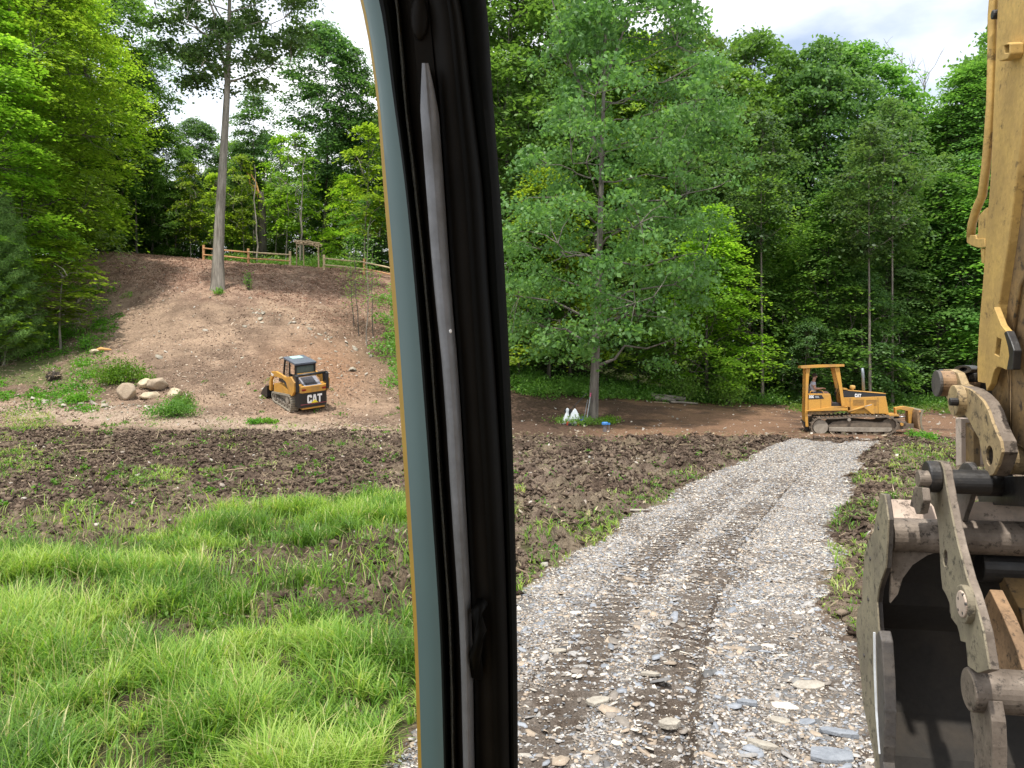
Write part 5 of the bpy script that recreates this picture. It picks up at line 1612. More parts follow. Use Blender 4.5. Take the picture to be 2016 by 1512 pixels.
# ------------------------------------------------------------------ the excavator we sit in
TH = RAD(10)
FV = Vector((math.sin(TH), math.cos(TH), 0)); RV = Vector((math.cos(TH), -math.sin(TH), 0))
ex = empty('excavator', (.9, -1.2, 0), (0, 0, 0), 'worn yellow excavator up close, stick and open bucket at right, dark cab pillar in front', 'excavator')
EO = ex.location.copy()
def U(px, py, c):
    u = (px - 1008) / F
    t = c / (u * math.cos(TH) - math.sin(TH))
    return Vector((t * u, t, CH - (py - HY) / F * t))
def plate(pts, c, th, name, mat, parent=None, holes=(), bevel=.004):
    mb = MB()
    # work in real plane coordinates so the outline is a true shape on the plate
    q = lambda p: ((U(p[0], p[1], c).dot(FV)), U(p[0], p[1], c).z)
    mb.prism([q(p) for p in pts], lambda s: FV * s[0] + RV * c + Vector((0, 0, s[1])), RV * th, [[q(p) for p in h] for h in holes])
    o = mb.build(name, mat, parent or ex, bevel, off=EO)
    return o
def pin(px, py, c0, c1, rpx, name, mat, parent=None, n=28, bevel=.004, flare=None):
    a = U(px, py, c0); r = rpx * a.y / F
    mb = MB(); mb.cyl(a, a + RV * (c1 - c0), r, r if flare is None else flare * a.y / F, n)
    return mb.build(name, mat, parent or ex, bevel, off=EO)
def ring_pts(px, py, rx, ry, n=16): return [(px + rx * math.cos(2 * PI * k / n), py + ry * math.sin(2 * PI * k / n)) for k in range(n)]

W = M
# stick
st = plate([(1970,-160),(1964,0),(1957,170),(1950,340),(1941,463),(1934,560),(1927,640),(1923,720),(1924,752),(1945,756),(1951,735),(1958,680),(1966,600),(1984,480),(2003,330),(2022,180),(2060,-160)], 1.42, .34, 'stick', W['yellow_faded'], bevel=.006)
plate([(1966,604),(1972,560),(1990,460),(2008,330),(2120,330),(2150,700),(2120,860),(2060,905),(1992,872),(1968,830),(1952,790),(1950,740)], 1.455, .28, 'stick_nose', W['brown_stain_shade'], bevel=.008)  # brown stands in for shade on the yellow stick's underside
MB().tube([U(2100, 380, 1.445), U(2010, 560, 1.445), U(1986, 700, 1.445), U(1990, 860, 1.445)], .008, 6).build('weld_seam', W['brown_stain_shade'], ex, off=EO, smooth=True)
plate([(1957,604),(1971,640),(1981,652),(1989,672),(1994,690),(1993,712),(1990,727),(1979,728),(1972,724),(1964,722),(1958,728),(1955,736),(1950,756),(1942,770),(1938,740),(1941,680),(1948,630)], 1.40, .025, 'lug_plate', W['yellow_faded'],
      holes=[[(1962,664),(1971,668),(1967,702),(1958,697)]])
plate([(1981,651),(1990,672),(1996,690),(1993,728),(1981,728),(1986,700),(1983,680),(1976,655)], 1.37, .03, 'stop_pad', W['grease'])
# pipe up the far face of the stick
pl = [(1954,-60),(1957,-10),(1954,30),(1953,120),(1951,200),(1947,260),(1941,330),(1934,385),(1923,410),(1914,440),(1911,465)]
MB().tube([U(x, y, 1.44) for x, y in pl], .0185, 12).build('hydraulic_pipe', W['cedar'] if False else W['yellow_faded'], ex, off=EO, smooth=True)
pin(1953, 29, 1.415, 1.47, 9, 'pipe_clamp', W['grease'], n=14)
plate([(1902,462),(1920,463),(1921,470),(1938,470),(1939,487),(1925,488),(1910,483),(1903,478)], 1.43, .05, 'pipe_fitting', W['yellow_faded'])
plate([(1938,412),(1943,408),(1946,470),(1941,486),(1924,480),(1926,425)], 1.435, .06, 'fitting_block', W['yellow_faded'])
plate([(1930,488),(1938,490),(1937,520),(1932,518)], 1.44, .05, 'bracket_tab', W['yellow_faded'])
plate([(1963,95),(1983,84),(1989,86),(1988,106),(1984,116),(1967,121),(1962,112)], 1.37, .05, 'hose_guide', W['yellow_faded'], holes=[[(1976,90),(1986,88),(1986,104),(1978,104)]])
# upper link pair
plate([(1856,727),(1870,727),(1885,734),(1893,756),(1906,762),(1903,785),(1885,800),(1866,792),(1858,770),(1852,745)], 1.37, .035, 'link_plate', W['yellow_worn'])
pin(1843, 755, 1.30, 1.60, 25, 'link_pin', W['rust'])
pin(1848, 733, 1.36, 1.42, 6, 'bolt', W['grease'], n=12)
pin(1900, 745, 1.42, 1.72, 20, 'greasy_boss', W['grease'])
plate(ring_pts(1895, 727, 18, 8), 1.40, .04, 'grease_ring', W['grease'], holes=[ring_pts(1896, 727, 8, 4, 12)])
plate([(1885,755),(1950,740),(1956,800),(1960,850),(1945,850),(1930,810),(1908,780)], 1.47, .2, 'greasy_hub', W['grease'])
LO = [(1880,758),(1896,762),(1908,766),(1922,776),(1935,790),(1945,808),(1953,832),(1962,854),(1969,868),(1972,890),(1965,914),(1955,934),(1948,937),(1940,925),(1934,905),(1930,880),(1926,862),(1917,846),(1908,828),(1898,815),(1884,822),(1874,815),(1872,780)]
lv_ = plate(LO, 1.33, .012, 'link_lever', W['yellow_worn'], holes=[ring_pts(1948, 897, 7, 20)], bevel=.003)
plate(LO, 1.3425, .06, 'core', W['steel'], parent=lv_, holes=[ring_pts(1948, 897, 7, 20)], bevel=.006)
pin(1876, 788, 1.295, 1.335, 30, 'pivot_cap', W['yellow_worn'])
pin(1842, 755, 1.285, 1.301, 26, 'pin_cap', W['dark_steel'])
plate([(1885,925),(1893,913),(1905,911),(1914,920),(1918,950),(1910,985),(1900,1012),(1892,1042),(1880,1020),(1882,980)], 1.30, .02, 'bucket_ear', W['dark_steel'])
pin(1869, 791, 1.26, 1.295, 8, 'grease_nipple_boss', W['grease'], n=12)
pin(1983, 900, 1.44, 2.10, 34, 'cross_tube', W['yellow_worn'], bevel=.01)
pin(1990, 866, 1.55, 1.62, 7, 'bolt', W['grease'], n=12)
plate([(1881,822),(1892,824),(1893,915),(1882,918)], 1.45, .12, 'straight_link', W['pink_steel'])
plate([(1896,826),(1916,850),(1917,918),(1896,918)], 1.47, .03, 'straight_link', W['brown_stain_shade'])
# lower boss area
pin(1806, 942, 1.06, 1.12, 16, 'boss_cap', W['steel'], n=22)
pin(1822, 938, 1.10, 1.152, 31, 'seal_ring', W['grease'], bevel=.01)
plate([(1800,958),(1815,960),(1818,985),(1812,1010),(1803,1012),(1799,1000),(1790,996)], 1.06, .03, 'latch_tab', W['steel'])
pin(1868, 948, 1.19, 1.34, 24, 'pin_barrel', W['grease'])
pin(1900, 943, 1.32, 1.355, 34, 'flange', W['steel'], bevel=.006)
pin(1915, 950, 1.355, 1.50, 26, 'pin_barrel', W['grease'])
plate([(1920,940),(2080,935),(2080,1002),(1925,992)], 1.46, .35, 'lower_beam', W['grease'], bevel=.01)
# long curved thumb plate
TO = [(1821,916),(1828,909),(1838,906),(1852,909),(1857,925),(1860,945),(1867,985),(1877,1035),(1885,1072),(1894,1105),(1903,1138),(1914,1168),(1924,1202),(1935,1243),(1941,1280),(1947,1318),(1925,1325),(1905,1311),(1903,1285),(1901,1265),(1891,1262),(1888,1246),(1884,1232),(1872,1216),(1870,1190),(1863,1172),(1855,1158),(1852,1130),(1850,1091),(1848,1050),(1845,1023),(1838,998),(1826,984),(1822,950)]
th_ = plate(TO, 1.15, .008, 'thumb_plate', W['steel_tan'],
       holes=[ring_pts(1861, 1099, 4.5, 17)], bevel=.002)
plate(TO, 1.1585, .036, 'core', W['steel'], parent=th_, holes=[ring_pts(1861, 1099, 4.5, 17)], bevel=.004)
pin(1893, 1190, 1.235, 1.262, 36, 'thumb_pin_boss', W['pink_steel'], parent=th_) if False else None
b_ = pin(1892, 1189, 1.125, 1.152, 37, 'thumb_pin_boss', W['steel_tan']); pin(1891, 1189, 1.118, 1.128, 26, 'thumb_pin', W['pink_steel'])
plate([(1868,1175),(1880,1185),(1884,1215),(1876,1222),(1869,1205)], 1.20, .03, 'inner_shim', W['steel'])
pin(1905, 1357, 1.15, 1.95, 42, 'thumb_cross_tube', W['steel'], bevel=.01)
plate([(1912,1372),(1945,1378),(1952,1420),(1954,1470),(1953,1530),(1950,1660),(1918,1660),(1918,1520),(1916,1450),(1909,1405)], 1.19, .05, 'thumb_tip', W['steel'])
pin(1925, 1112, 1.42, 2.0, 33, 'hinge_barrel', W['grease'])
plate([(1948,1160),(1975,1215),(2000,1275),(2014,1322),(1962,1322),(1950,1280),(1940,1230),(1932,1190)], 1.36, .05, 'thumb_inner_plate', W['rust'])
plate([(1962,1128),(1975,1135),(2010,1205),(2025,1290),(2030,1320),(2014,1320),(2000,1260),(1975,1190)], 1.50, .12, 'thumb_web', W['brown_stain_shade'])
plate([(1995,1000),(2010,960),(2060,960),(2060,1110),(2000,1110),(1985,1080)], 1.72, .10, 'bucket_ear', W['brown_stain_shade'])
# bucket
bk = empty('bucket', (0, 0, 0)); bk.parent = ex
BO = EO
cL, cR = .97, 1.98
face = [(1733,971),(1741,974),(1745,1000),(1748,1023),(1746,1070),(1743,1118),(1735,1140),(1729,1160),(1726,1185),(1729,1235),(1734,1290),(1737,1360),(1738,1430),(1736,1500),(1742,1580),(1765,1660),(1745,1665),(1730,1600),(1722,1500),(1719,1481),(1700,1394),(1693,1318),(1687,1270),(1685,1228),(1689,1200),(1697,1182),(1698,1140),(1702,1091),(1709,1065),(1719,1046),(1726,1008)]
sp_ = plate(face, cL, .008, 'side_plate', W['steel_tan'], parent=bk, bevel=.002)
plate(face, cL + .0085, .026, 'core', W['dark_steel'], parent=sp_, bevel=.005)
plate([(1730,1240),(1735,1262),(1739,1330),(1741,1400),(1740,1470),(1738,1500),(1746,1590),(1770,1670),(1758,1672),(1738,1590),(1730,1490),(1728,1400),(1726,1320),(1724,1250)], cL - .004, .05, 'side_cutter', W['dark_steel'], parent=bk, bevel=.006)
MB().tube([U(1722, 1245, cL - .003), U(1723, 1320, cL - .003), U(1726, 1400, cL - .003), U(1733, 1484, cL - .003)], .007, 8).build('wear_strip', W['bright_steel'], bk, off=EO)
q_ = [(U(p[0], p[1], cL).dot(FV), U(p[0], p[1], cL).z) for p in face]
MB().prism(q_, lambda s: FV * s[0] + RV * cR + Vector((0, 0, s[1])), RV * .04).build('side_plate', W['steel_tan'], bk, .006, off=EO)
# shell wrapping the far side between the two side plates
far = [(1720,1046),(1710,1070),(1705,1095),(1700,1140),(1699,1184),(1689,1230),(1695,1318),(1702,1392),(1721,1478),(1732,1598),(1750,1664)]
def SP(px, py, c=cL + .045):
    a = U(px, py, cL); return a + RV * (c - cL)
mb = MB(); n_ = len(far); vs = []
for c in (cL + .045, cR):
    for p in far: vs.append(SP(p[0] , p[1], c))
for c in (cL + .045, cR):
    for p in far: vs.append(SP(p[0], p[1], c) - FV * .03)
fs = []
for i in range(n_ - 1):
    fs.append((i, i + 1, n_ + i + 1, n_ + i)); fs.append((2*n_ + i, 3*n_ + i, 3*n_ + i + 1, 2*n_ + i + 1))
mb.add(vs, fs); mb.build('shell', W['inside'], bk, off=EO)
# top deck behind the torque tube, torque tube
a0 = U(1750, 1026, cL + .046) + FV * .07 + Vector((0, 0, .085))
mb = MB(); mb.add([a0, a0 + RV * .95, a0 + RV * .95 - FV * .07 - Vector((0, 0, .085)), a0 - FV * .07 - Vector((0, 0, .085)),
                   a0 - Vector((0, 0, .03)), a0 + RV * .95 - Vector((0, 0, .03)), a0 + RV * .95 - FV * .07 - Vector((0, 0, .115)), a0 - FV * .07 - Vector((0, 0, .115))],
                  [(0, 1, 2, 3), (7, 6, 5, 4), (0, 4, 5, 1), (1, 5, 6, 2), (2, 6, 7, 3), (3, 7, 4, 0)])
mb.build('top_deck', W['pink_steel'], bk, off=EO)
c_ = U(1753, 1052, cL + .046); r_ = .072
MB().cyl(c_, c_ + RV * .95, r_, n=28).build('torque_tube', W['steel'], bk, off=EO, smooth=False, bevel=.003)
gp = [(0, -.05), (.24, -.05), (.15, -.085), (.09, -.13), (.05, -.19), (.03, -.26), (0, -.30)]
mb = MB(); mb.prism(gp, lambda p: c_ + RV * p[0] + Vector((0, 0, p[1])), FV * .02)
mb.build('gusset', W['steel'], bk, off=EO)
for k_ in range(5):
    pp = U(1892 + 7.5 * math.cos(k_ * 1.257), 1189 + 19 * math.sin(k_ * 1.257), 1.117)
    MB().cyl(pp, pp + RV * .006, .006, n=8).build('bolt_head', W['dark_steel'], ex, off=EO)
for (qx, qy) in ((1712, 1100), (1708, 1180), (1700, 1290), (1728, 1040)):
    pp = U(qx, qy, cL - .004); MB().cyl(pp, pp + RV * .006, .009, n=8).build('bolt_head', W['dark_steel'], bk, off=EO)
# ------------------------------------------------------------------ cab pillar: swept bars with real depth
ROWS = [-260, -120, 0, 60, 130, 200, 372, 560, 740, 1000, 1250, 1512, 1700, 1900]
BND = {   # boundary px by row
 'y0': [640,680,709,722,733,742,755,770,783,800,815,823,829,835],
 'y1': [646,686,715,727,738,747,762,778,791,808,822,830,836,842],
 'b0': [678,716,746,757,766,775,798,816,831,850,866,874,880,886],
 'b1': [716,752,778,783,789,795,814,834,849,867,883,889,894,899],
 'b2': [722,758,784,790,797,803,824,843,858,876,892,898,903,908],
 'b3': [752,785,806,813,820,826,839,854,872,889,905,912,917,922],
 'b4': [788,820,842,848,855,861,873,886,901,916,928,933,938,943],
 'b5': [820,855,880,887,894,900,916,928,939,955,967,974,979,984],
 'b6': [840,876,905,914,922,930,950,962,975,990,999,1003,1008,1013],
 'b7': [900,935,957,962,966,971,984,995,1004,1013,1018,1020,1022,1024]}
def spline(rows, xs, q):
    return np.interp(q, rows, xs)
QR = np.linspace(-260, 1900, 46)
# smooth interpolation (cubic through the rows)
def smooth(xs):
    x = np.array(xs, float); r = np.array(ROWS, float); out = []
    for q in QR:
        j = int(np.clip(np.searchsorted(r, q) - 1, 0, len(r) - 2)); t = (q - r[j]) / (r[j+1] - r[j])
        m0 = (x[min(j+1, len(x)-1)] - x[max(j-1, 0)]) / (r[min(j+1, len(x)-1)] - r[max(j-1, 0)]); m1 = (x[min(j+2, len(x)-1)] - x[j]) / (r[min(j+2, len(x)-1)] - r[j])
        h = r[j+1] - r[j]
        out.append((2*t**3-3*t**2+1)*x[j] + (t**3-2*t**2+t)*h*m0 + (-2*t**3+3*t**2)*x[j+1] + (t**3-t**2)*h*m1)
    return np.array(out)
SB = {k: smooth(v) for k, v in BND.items()}
pil = empty('cab_pillar', (0, 0, 0)); pil.parent = ex
def bar(name, a, b, da, db, mat, bulge=0.0, back=.05, ncol=5, jig=0, q0=-999, q1=9999, taper=False):
    """bar between boundaries a and b, depths da/db at its edges, bulging towards the seat"""
    vs = []; ii_ = [i for i, q in enumerate(QR) if q0 <= q <= q1]; n = len(ii_); ts = [i / (ncol - 1) for i in range(ncol)]
    for i in ii_:
        q = QR[i]; tp_ = min(1, .35 + (q - QR[ii_[0]]) / 130) if taper else 1
        for t in ts:
            t = .5 + (t - .5) * tp_
            px = SB[a][i] * (1 - t) + SB[b][i] * t + (jig * math.sin(i * 1.7) if 0 < t < 1 else 0)
            d = da + (db - da) * t - bulge * math.sin(PI * t)
            vs.append(at_depth(px, q, d))
        for t in (1, 0):
            t = .5 + (t - .5) * tp_
            px = SB[a][i] * (1 - t) + SB[b][i] * t
            p = at_depth(px, q, da + (db - da) * t); vs.append(p + Vector((0, back, 0)))
    m = ncol + 2; fs = []
    for i in range(n - 1):
        for k in range(m):
            k2 = (k + 1) % m
            fs.append((i*m + k, i*m + k2, (i+1)*m + k2, (i+1)*m + k))
    fs.append(tuple(range(m))); fs.append(tuple(range((n-1)*m, n*m)))
    return MB().add(vs, fs).build(name, mat, pil, off=EO, smooth=False)
def sm(o):
    for p in o.data.polygons: p.use_smooth = len(p.vertices) == 4
    md = o.modifiers.new('e', 'EDGE_SPLIT'); md.split_angle = RAD(40); return o
sm(bar('outer_paint_edge', 'y0', 'y1', .835, .832, M['pillar_yellow'], .0, .06, 3))
sm(bar('door_jamb', 'y1', 'b0', .830, .815, M['teal'], .003, .05))
sm(bar('weather_strip', 'b0', 'b1', .800, .815, M['seal'], .010, .05))
sm(bar('ribbed_seal', 'b1', 'b2', .806, .808, M['cord_seal'], .005, .04, 5, .5))
sm(bar('inner_channel', 'b2', 'b3', .815, .800, M['seal2'], -.004, .04))
sm(bar('trim_rail', 'b3', 'b4', .780, .782, M['trim_metal'], .008, .012, 7, 0, 110, 9999, True))
sm(bar('trim_channel', 'b3', 'b4', .797, .797, M['seal2'], .0, .05, 3))
sm(bar('pillar_cover', 'b4', 'b5', .800, .790, M['seal2'], .004, .05))
sm(bar('pillar_cover', 'b5', 'b6', .788, .800, M['pillar_black'], .006, .05, 7))
sm(bar('windscreen_seal', 'b6', 'b7', .806, .816, M['seal'], .008, .05, 5))
MB().ell(at_depth(826, 35, .795), (.009, .006, .022)).build('screw_plug', M['seal2'], pil, off=EO, smooth=True)
hb_ = MB()
hb_.tube([at_depth(950, 1185, .785), at_depth(938, 1205, .775), at_depth(946, 1240, .775), at_depth(936, 1290, .775), at_depth(940, 1330, .782)], .006, 8)
hb_.build('latch_hook', M['pillar_black'], pil, off=EO, smooth=True)
MB().ell(at_depth(887, 652, .768), (.0014, .0014, .002)).build('paint_speck', M['white'], pil, off=EO)
# rest of the machine around the seat (mostly outside the picture)
MB().box((.55, -.1, 3.62), (1.9, 2.2, .08)).build('cab_roof', M['yellow_faded'], ex, .02, off=EO)
MB().box((.55, -1.2, 2.5), (1.9, .08, 2.3)).build('cab_rear_wall', M['black'], ex, off=EO)
MB().box((.6, -1.0, 1.15), (3.0, 2.6, .35)).build('turntable_deck', M['yellow_faded'], ex, .03, off=EO)
MB().box((.55, -.35, 1.65), (.55, .6, .35)).build('operator_seat', M['seat'], ex, .04, off=EO)
MB().lathe([(.7, .62), (.7, .98)], (.9, -1.2, 0), 32).build('slew_ring', M['black'], ex, off=EO)
MB().box((.9, -1.2, .55), (1.5, 1.8, .4)).build('undercarriage', M['track'], ex, .03, off=EO)
for s in (-1, 1):
    ol = round_outline([(-3.0, .02), (.55, .02), (.75, .45), (.5, .80), (-2.9, .80), (-3.1, .4)], .25)
    tb_ = track_belt([(p[0], p[1]) for p in ol], s * 1.15 - .25, s * 1.15 + .25, .06, .04, .19, .3)
    tb_.v = [(p[1] * 1.0 + .9, p[0], p[2]) for p in tb_.v]
    tb_.build('track', M['track'], ex, off=EO)
bm1 = U(2040, -160, 1.6)
MB().tube([(.95 + .9, .2, 1.5), (1.9, .9, 3.6), (bm1.x + .25, bm1.y - .3, bm1.z + .6)], [.22, .24, .16], 4).build('boom', M['yellow_faded'], ex, off=EO)

# ------------------------------------------------------------------ rail fence, arbor
def post(px, Y, h, mat, label, w=.14):
    x = (px - 1008) / F * Y
    return x, Y, gz(x, Y)
def rail_fence(posts, label, h=1.05):
    root = empty('rail_fence', label=label, cat='fence'); P = []
    for px, Y, mat in posts:
        x = (px - 1008) / F * Y; P.append((Vector((x, Y, gz(x, Y))), mat))
    root.location = P[0][0]
    o_ = root.location
    for p, m in P: MB().box(p + Vector((0, 0, h / 2 - .15)), (.15, .13, h + .3)).build('post', m, root, .012, off=o_)
    rnd = random.Random(len(label))
    for (a, _), (b, _2) in zip(P[:-1], P[1:]):
        for zr in (.36, .80):
            e = lambda: rnd.uniform(-.02, .02)
            MB().tube([a + Vector((0, -.08, zr + e())), a.lerp(b, .5) + Vector((0, -.085, zr + e())), b + Vector((0, -.08, zr + e()))], [.045, .06, .045], 6).build('rail', M['cedar'] if rnd.random() < .7 else M['cedar_pale'], root, off=o_)
rail_fence([(401, 55.5, M['cedar']), (489, 55.8, M['cedar']), (571, 56.0, M['cedar_pale'])], 'two-span split rail fence of orange cedar on the crest behind the bare-trunked maple')
rail_fence([(638, 55.0, M['cedar_pale']), (717, 54.6, M['cedar']), (800, 54.0, M['cedar'])], 'split rail fence on the crest running down to the cab pillar')
ab = empty('rustic_arbor', label='rustic arbor of thin peeled poles between the two rail fences', cat='arbor'); 
ax0 = (607 - 1008) / F * 57.5; ab.location = (ax0, 57.5, gz(ax0, 57.5)); ao = ab.location
sc = 57.5 / F
def ap(px, py, dy=0):
    return Vector(((px - 607) * sc, dy, (527 - py) * sc + (at_depth(607, 527, 57.5).z - ao.z)))
for a, b, r in (((584, 530), (584, 477), .05), ((628, 533), (627, 480), .055), ((592, 524), (591, 478), .04), ((621, 526), (620, 484), .04)):
    dy = 0 if r >= .05 else .9
    MB().tube([ap(a[0], a[1] + 6, dy), ap(*b, dy)], [r, r * .8], 6).build('post', M['twig'], ab)
tw = random.Random(9)
for a, b in (((578, 476), (632, 481)), ((579, 473), (628, 477)), ((582, 479), (631, 484))): MB().tube([ap(*a), ap(*b, .3)], .035, 5).build('beam', M['twig'], ab)
for i in range(7):
    x = 582 + i * 7.2; MB().tube([ap(x, 476 + i * .6, -.3), ap(x + 3, 473 + i * .8, 1.2)], .025, 5).build('crosspiece', M['twig'], ab)
for a, b in (((584, 488), (594, 478)), ((627, 490), (612, 479)), ((595, 478), (607, 472)), ((607, 472), (622, 482))): MB().tube([ap(*a), ap(*b)], .025, 5).build('brace', M['twig'], ab)

# ------------------------------------------------------------------ boulders, wood, small things
def rock(name, px, Y, size, seed, mat, label, dz=0.0, cat='boulder', rz=0.0):
    rnd = random.Random(seed); bm = bmesh.new(); bmesh.ops.create_icosphere(bm, subdivisions=4, radius=1)
    pl_ = [(Vector((rnd.gauss(0, 1), rnd.gauss(0, 1), rnd.gauss(0, .8))).normalized(), rnd.uniform(.62, .9)) for _ in range(13)]
    for v in bm.verts:
        for n_, d in pl_:
            k = v.co.dot(n_)
            if k > d: v.co -= n_ * (k - d) * .92
        c = v.co
        nz = math.sin(c.x * 5.1 + seed) * math.sin(c.y * 6.3 + 1) * math.sin(c.z * 5.7 + 2)
        v.co *= 1 + .035 * nz
        v.co = Vector((v.co.x * size[0], v.co.y * size[1], v.co.z * size[2]))
    me = bpy.data.meshes.new(name); bm.to_mesh(me); bm.free()
    me.materials.append(mat); o = bpy.data.objects.new(name, me); col.objects.link(o)
    for p in me.polygons: p.use_smooth = True
    x = (px - 1008) / F * Y; o.location = (x, Y, gz(x, Y) + size[2] * .62 + dz); o.rotation_euler = (0, rnd.uniform(-.1, .1), rz)
    return tag(o, label, cat)
rock('boulder', 251, 32.9, (.44, .40, .40), 3, M['boulder'], 'squarish brown boulder at the left end of the boulder pile')
rock('boulder', 311, 34.0, (.50, .42, .30), 5, M['boulder'], 'largest grey brown boulder resting at the back of the pile', dz=.10)
rock('boulder', 286, 34.1, (.34, .3, .22), 7, M['boulder_pale'], 'pale tan stone wedged between the two brown boulders', dz=.1)
rock('boulder', 296, 33.0, (.45, .34, .18), 9, M['boulder_pale'], 'low flat cream boulder at the front of the pile')
rock('boulder', 344, 33.0, (.32, .3, .24), 11, M['boulder_pale'], 'rounded cream boulder at the right end of the pile behind weeds')
rock('boulder', 187, 38.0, (.28, .22, .12), 15, M['boulder_pale'], 'small pale stone beside the orange piece of wood')
# orange broken wood piece
ow = MB(); x = (200 - 1008) / F * 38.2; z0 = gz(x, 38.2)
ow.tube([(x - .35, 38.2, z0 + .08), (x, 38.1, z0 + .16), (x + .42, 38.3, z0 + .12)], [.05, .09, .03], 7)
tag(ow.build('wood_chunk', M['orange_wood'], None, smooth=False), 'freshly split orange piece of wood lying on the weedy slope', 'wood')
# root clump
rc_ = empty('root_clump', label='dark tangle of roots and earth on the weedy left slope', cat='stump'); place(rc_, 105, 35.0, dz=0)
rnd = random.Random(4)
MB().ell((0, 0, .12), (.34, .26, .24), None, 16, 11, .22, rnd).build('root_ball', flat('peat', (.04, .03, .022), .95), rc_)
for i in range(26):
    a = rnd.uniform(0, 6.28); b = MB(); limb(b, (math.cos(a) * .2, math.sin(a) * .15, .15), (math.cos(a) * .7, math.sin(a) * .5, rnd.uniform(0, .65)), .022, .006, rnd, seg=4, n=4, wob=.12); b.build('root', M['twig'], rc_)
# log pile at the wood edge
for i, (a, b, r, dzz, lb) in enumerate((((1282, 42.3), (1350, 41.9), .13, .10, 'longest dark log on top of the small log pile'), ((1290, 42.0), (1330, 41.7), .12, .02, 'short lower log in the small log pile'), ((1268, 43.2), (1292, 42.4), .07, .12, 'thin crooked branch leaning on the log pile'), ((1320, 41.5), (1374, 41.6), .06, .02, 'thin pole on the ground right of the log pile'), ((1288, 41.3), (1318, 41.2), .035, .0, 'pale stick on the soil before the log pile'))):
    p = on_ground(*a) + Vector((0, 0, r + dzz)); q = on_ground(*b) + Vector((0, 0, r + dzz)); mb = MB()
    mb.tube([p, p.lerp(q, .5) + Vector((0, .05, .02)), q], [r, r * .95, r * .8], 9)
    tag(mb.build('log', M['log'] if i < 4 else M['twig'], None, smooth=False), lb, 'log')
# white bags and tools at the lone tree
def bag(px, Y, pts, label, seed):
    """tied sack: lathe profile with folds; profile (radius, height)"""
    rnd = random.Random(seed); n = 18; vs = []; fs = []
    x = (px - 1008) / F * Y; z0 = gz(x, Y)
    for r, h, ox in pts:
        for k in range(n):
            t = 2 * PI * k / n; rr_ = r * (1 + .16 * math.sin(3 * t + seed) + .08 * math.sin(7 * t + h * 9))
            vs.append((x + ox + rr_ * math.cos(t), Y + rr_ * math.sin(t) * .7, z0 + h))
    for i in range(len(pts) - 1):
        for k in range(n):
            k2 = (k + 1) % n; fs.append((i*n+k, i*n+k2, (i+1)*n+k2, (i+1)*n+k))
    fs.append(tuple(range(n))[::-1]); fs.append(tuple(range((len(pts)-1)*n, len(pts)*n)))
    return tag(MB().add(vs, fs).build('plastic_bag', M['bag'], None, smooth=True), label, 'bag')
bag(1113, 34.0, [(.12, 0, 0), (.15, .04, 0), (.13, .25, .03), (.08, .42, .06), (.05, .52, .08), (.07, .60, .085), (.05, .66, .085), (.01, .69, .08)], 'narrow white plastic bag with a knotted top, left of the pair', 1)
bag(1130, 34.1, [(.20, 0, 0), (.24, .05, 0), (.22, .25, 0), (.15, .45, .01), (.07, .60, .03), (.01, .66, .04)], 'wide peaked white plastic bag, right of the pair', 2)
x = (1147 - 1008) / F * 33.9; z0 = gz(x, 33.9)
jb = empty('water_jug', (x, 33.9, z0), label='dark blue plastic jug on the weeds right of the white bags', cat='jug')
MB().lathe([(.09, 0), (.125, .02), (.13, .17), (.11, .22), (.05, .27), (.04, .30)], (0, 0, 0), 18).build('body', M['blue'], jb, smooth=True); MB().lathe([(.045, .30), (.045, .34)], (0, 0, 0), 12).build('lid', M['blue'], jb)
def can(px, Y, r, h, mat, name, label, cat):
    x = (px - 1008) / F * Y; o = MB().lathe([(r * .95, 0), (r, .01), (r, h * .9), (r * .7, h * .95), (r * .3, h)], (x, Y, gz(x, Y)), 16).build(name, mat, None); return tag(o, label, cat)
can(1132, 33.55, .075, .17, M['tin'], 'tin_can', 'grey tin standing in front of the wide white bag', 'can')
can(1138, 33.6, .05, .13, M['red_plastic'], 'red_bottle', 'small red container between the grey tin and blue jug', 'bottle')
can(1118, 33.6, .06, .15, M['red_plastic'], 'red_bottle', 'small dark red container in front of the narrow white bag', 'bottle')
mb = MB(); x = (1125 - 1008) / F * 33.45; mb.box((x, 33.45, gz(x, 33.45) + .05), (.28, .16, .1)); tag(mb.build('tool_tray', M['black'], None, .01), 'low black tray between the two red containers', 'tray')
# tools leaning on the trunk
tx = (1165 - 1008) / F * 35
sv_ = empty('shovel', label='dark shovel leaning on the lone tree with its blade towards the bags', cat='shovel'); zb = gz(tx - .9, 34.5)
sv_.location = (tx - .95, 34.4, zb); 
MB().tube([(-.05, 0, .52), (.70, .45, 1.25)], .018, 8).build('handle', M['black'], sv_); MB().prism([(-.30,.55),(-.2,.62),(.02,.60),(.05,.50),(-.05,.32),(-.16,.30)], lambda p: (p[0], .0, p[1]), (0, .015, 0)).build('blade', M['black'], sv_); MB().tube([(-.14, .0, 0), (-.12, 0, .40)], .014, 6).build('prop', M['black'], sv_)
gr = empty('grade_rod', label='pale grade rod with pink tape leaning on the lone tree trunk', cat='rod'); gr.location = (tx - .30, 34.4, gz(tx - .3, 34.4))
MB().bar((0, 0, 0), (.20, .25, 1.12), .03, .02).build('pole', M['tin'], gr); MB().bar((.20, .25, 1.12), (.225, .28, 1.3), .05, .03).build('tape', M['pink'], gr)
ro = MB(); x2 = tx - .42; z2 = gz(x2, 34.45); ro.bar((x2, 34.45, z2), (x2 + .22, 34.75, z2 + 1.0), .022, .018); tag(ro.build('stake', M['exhaust'], None), 'grey blue stake beside the grade rod on the trunk', 'stake')
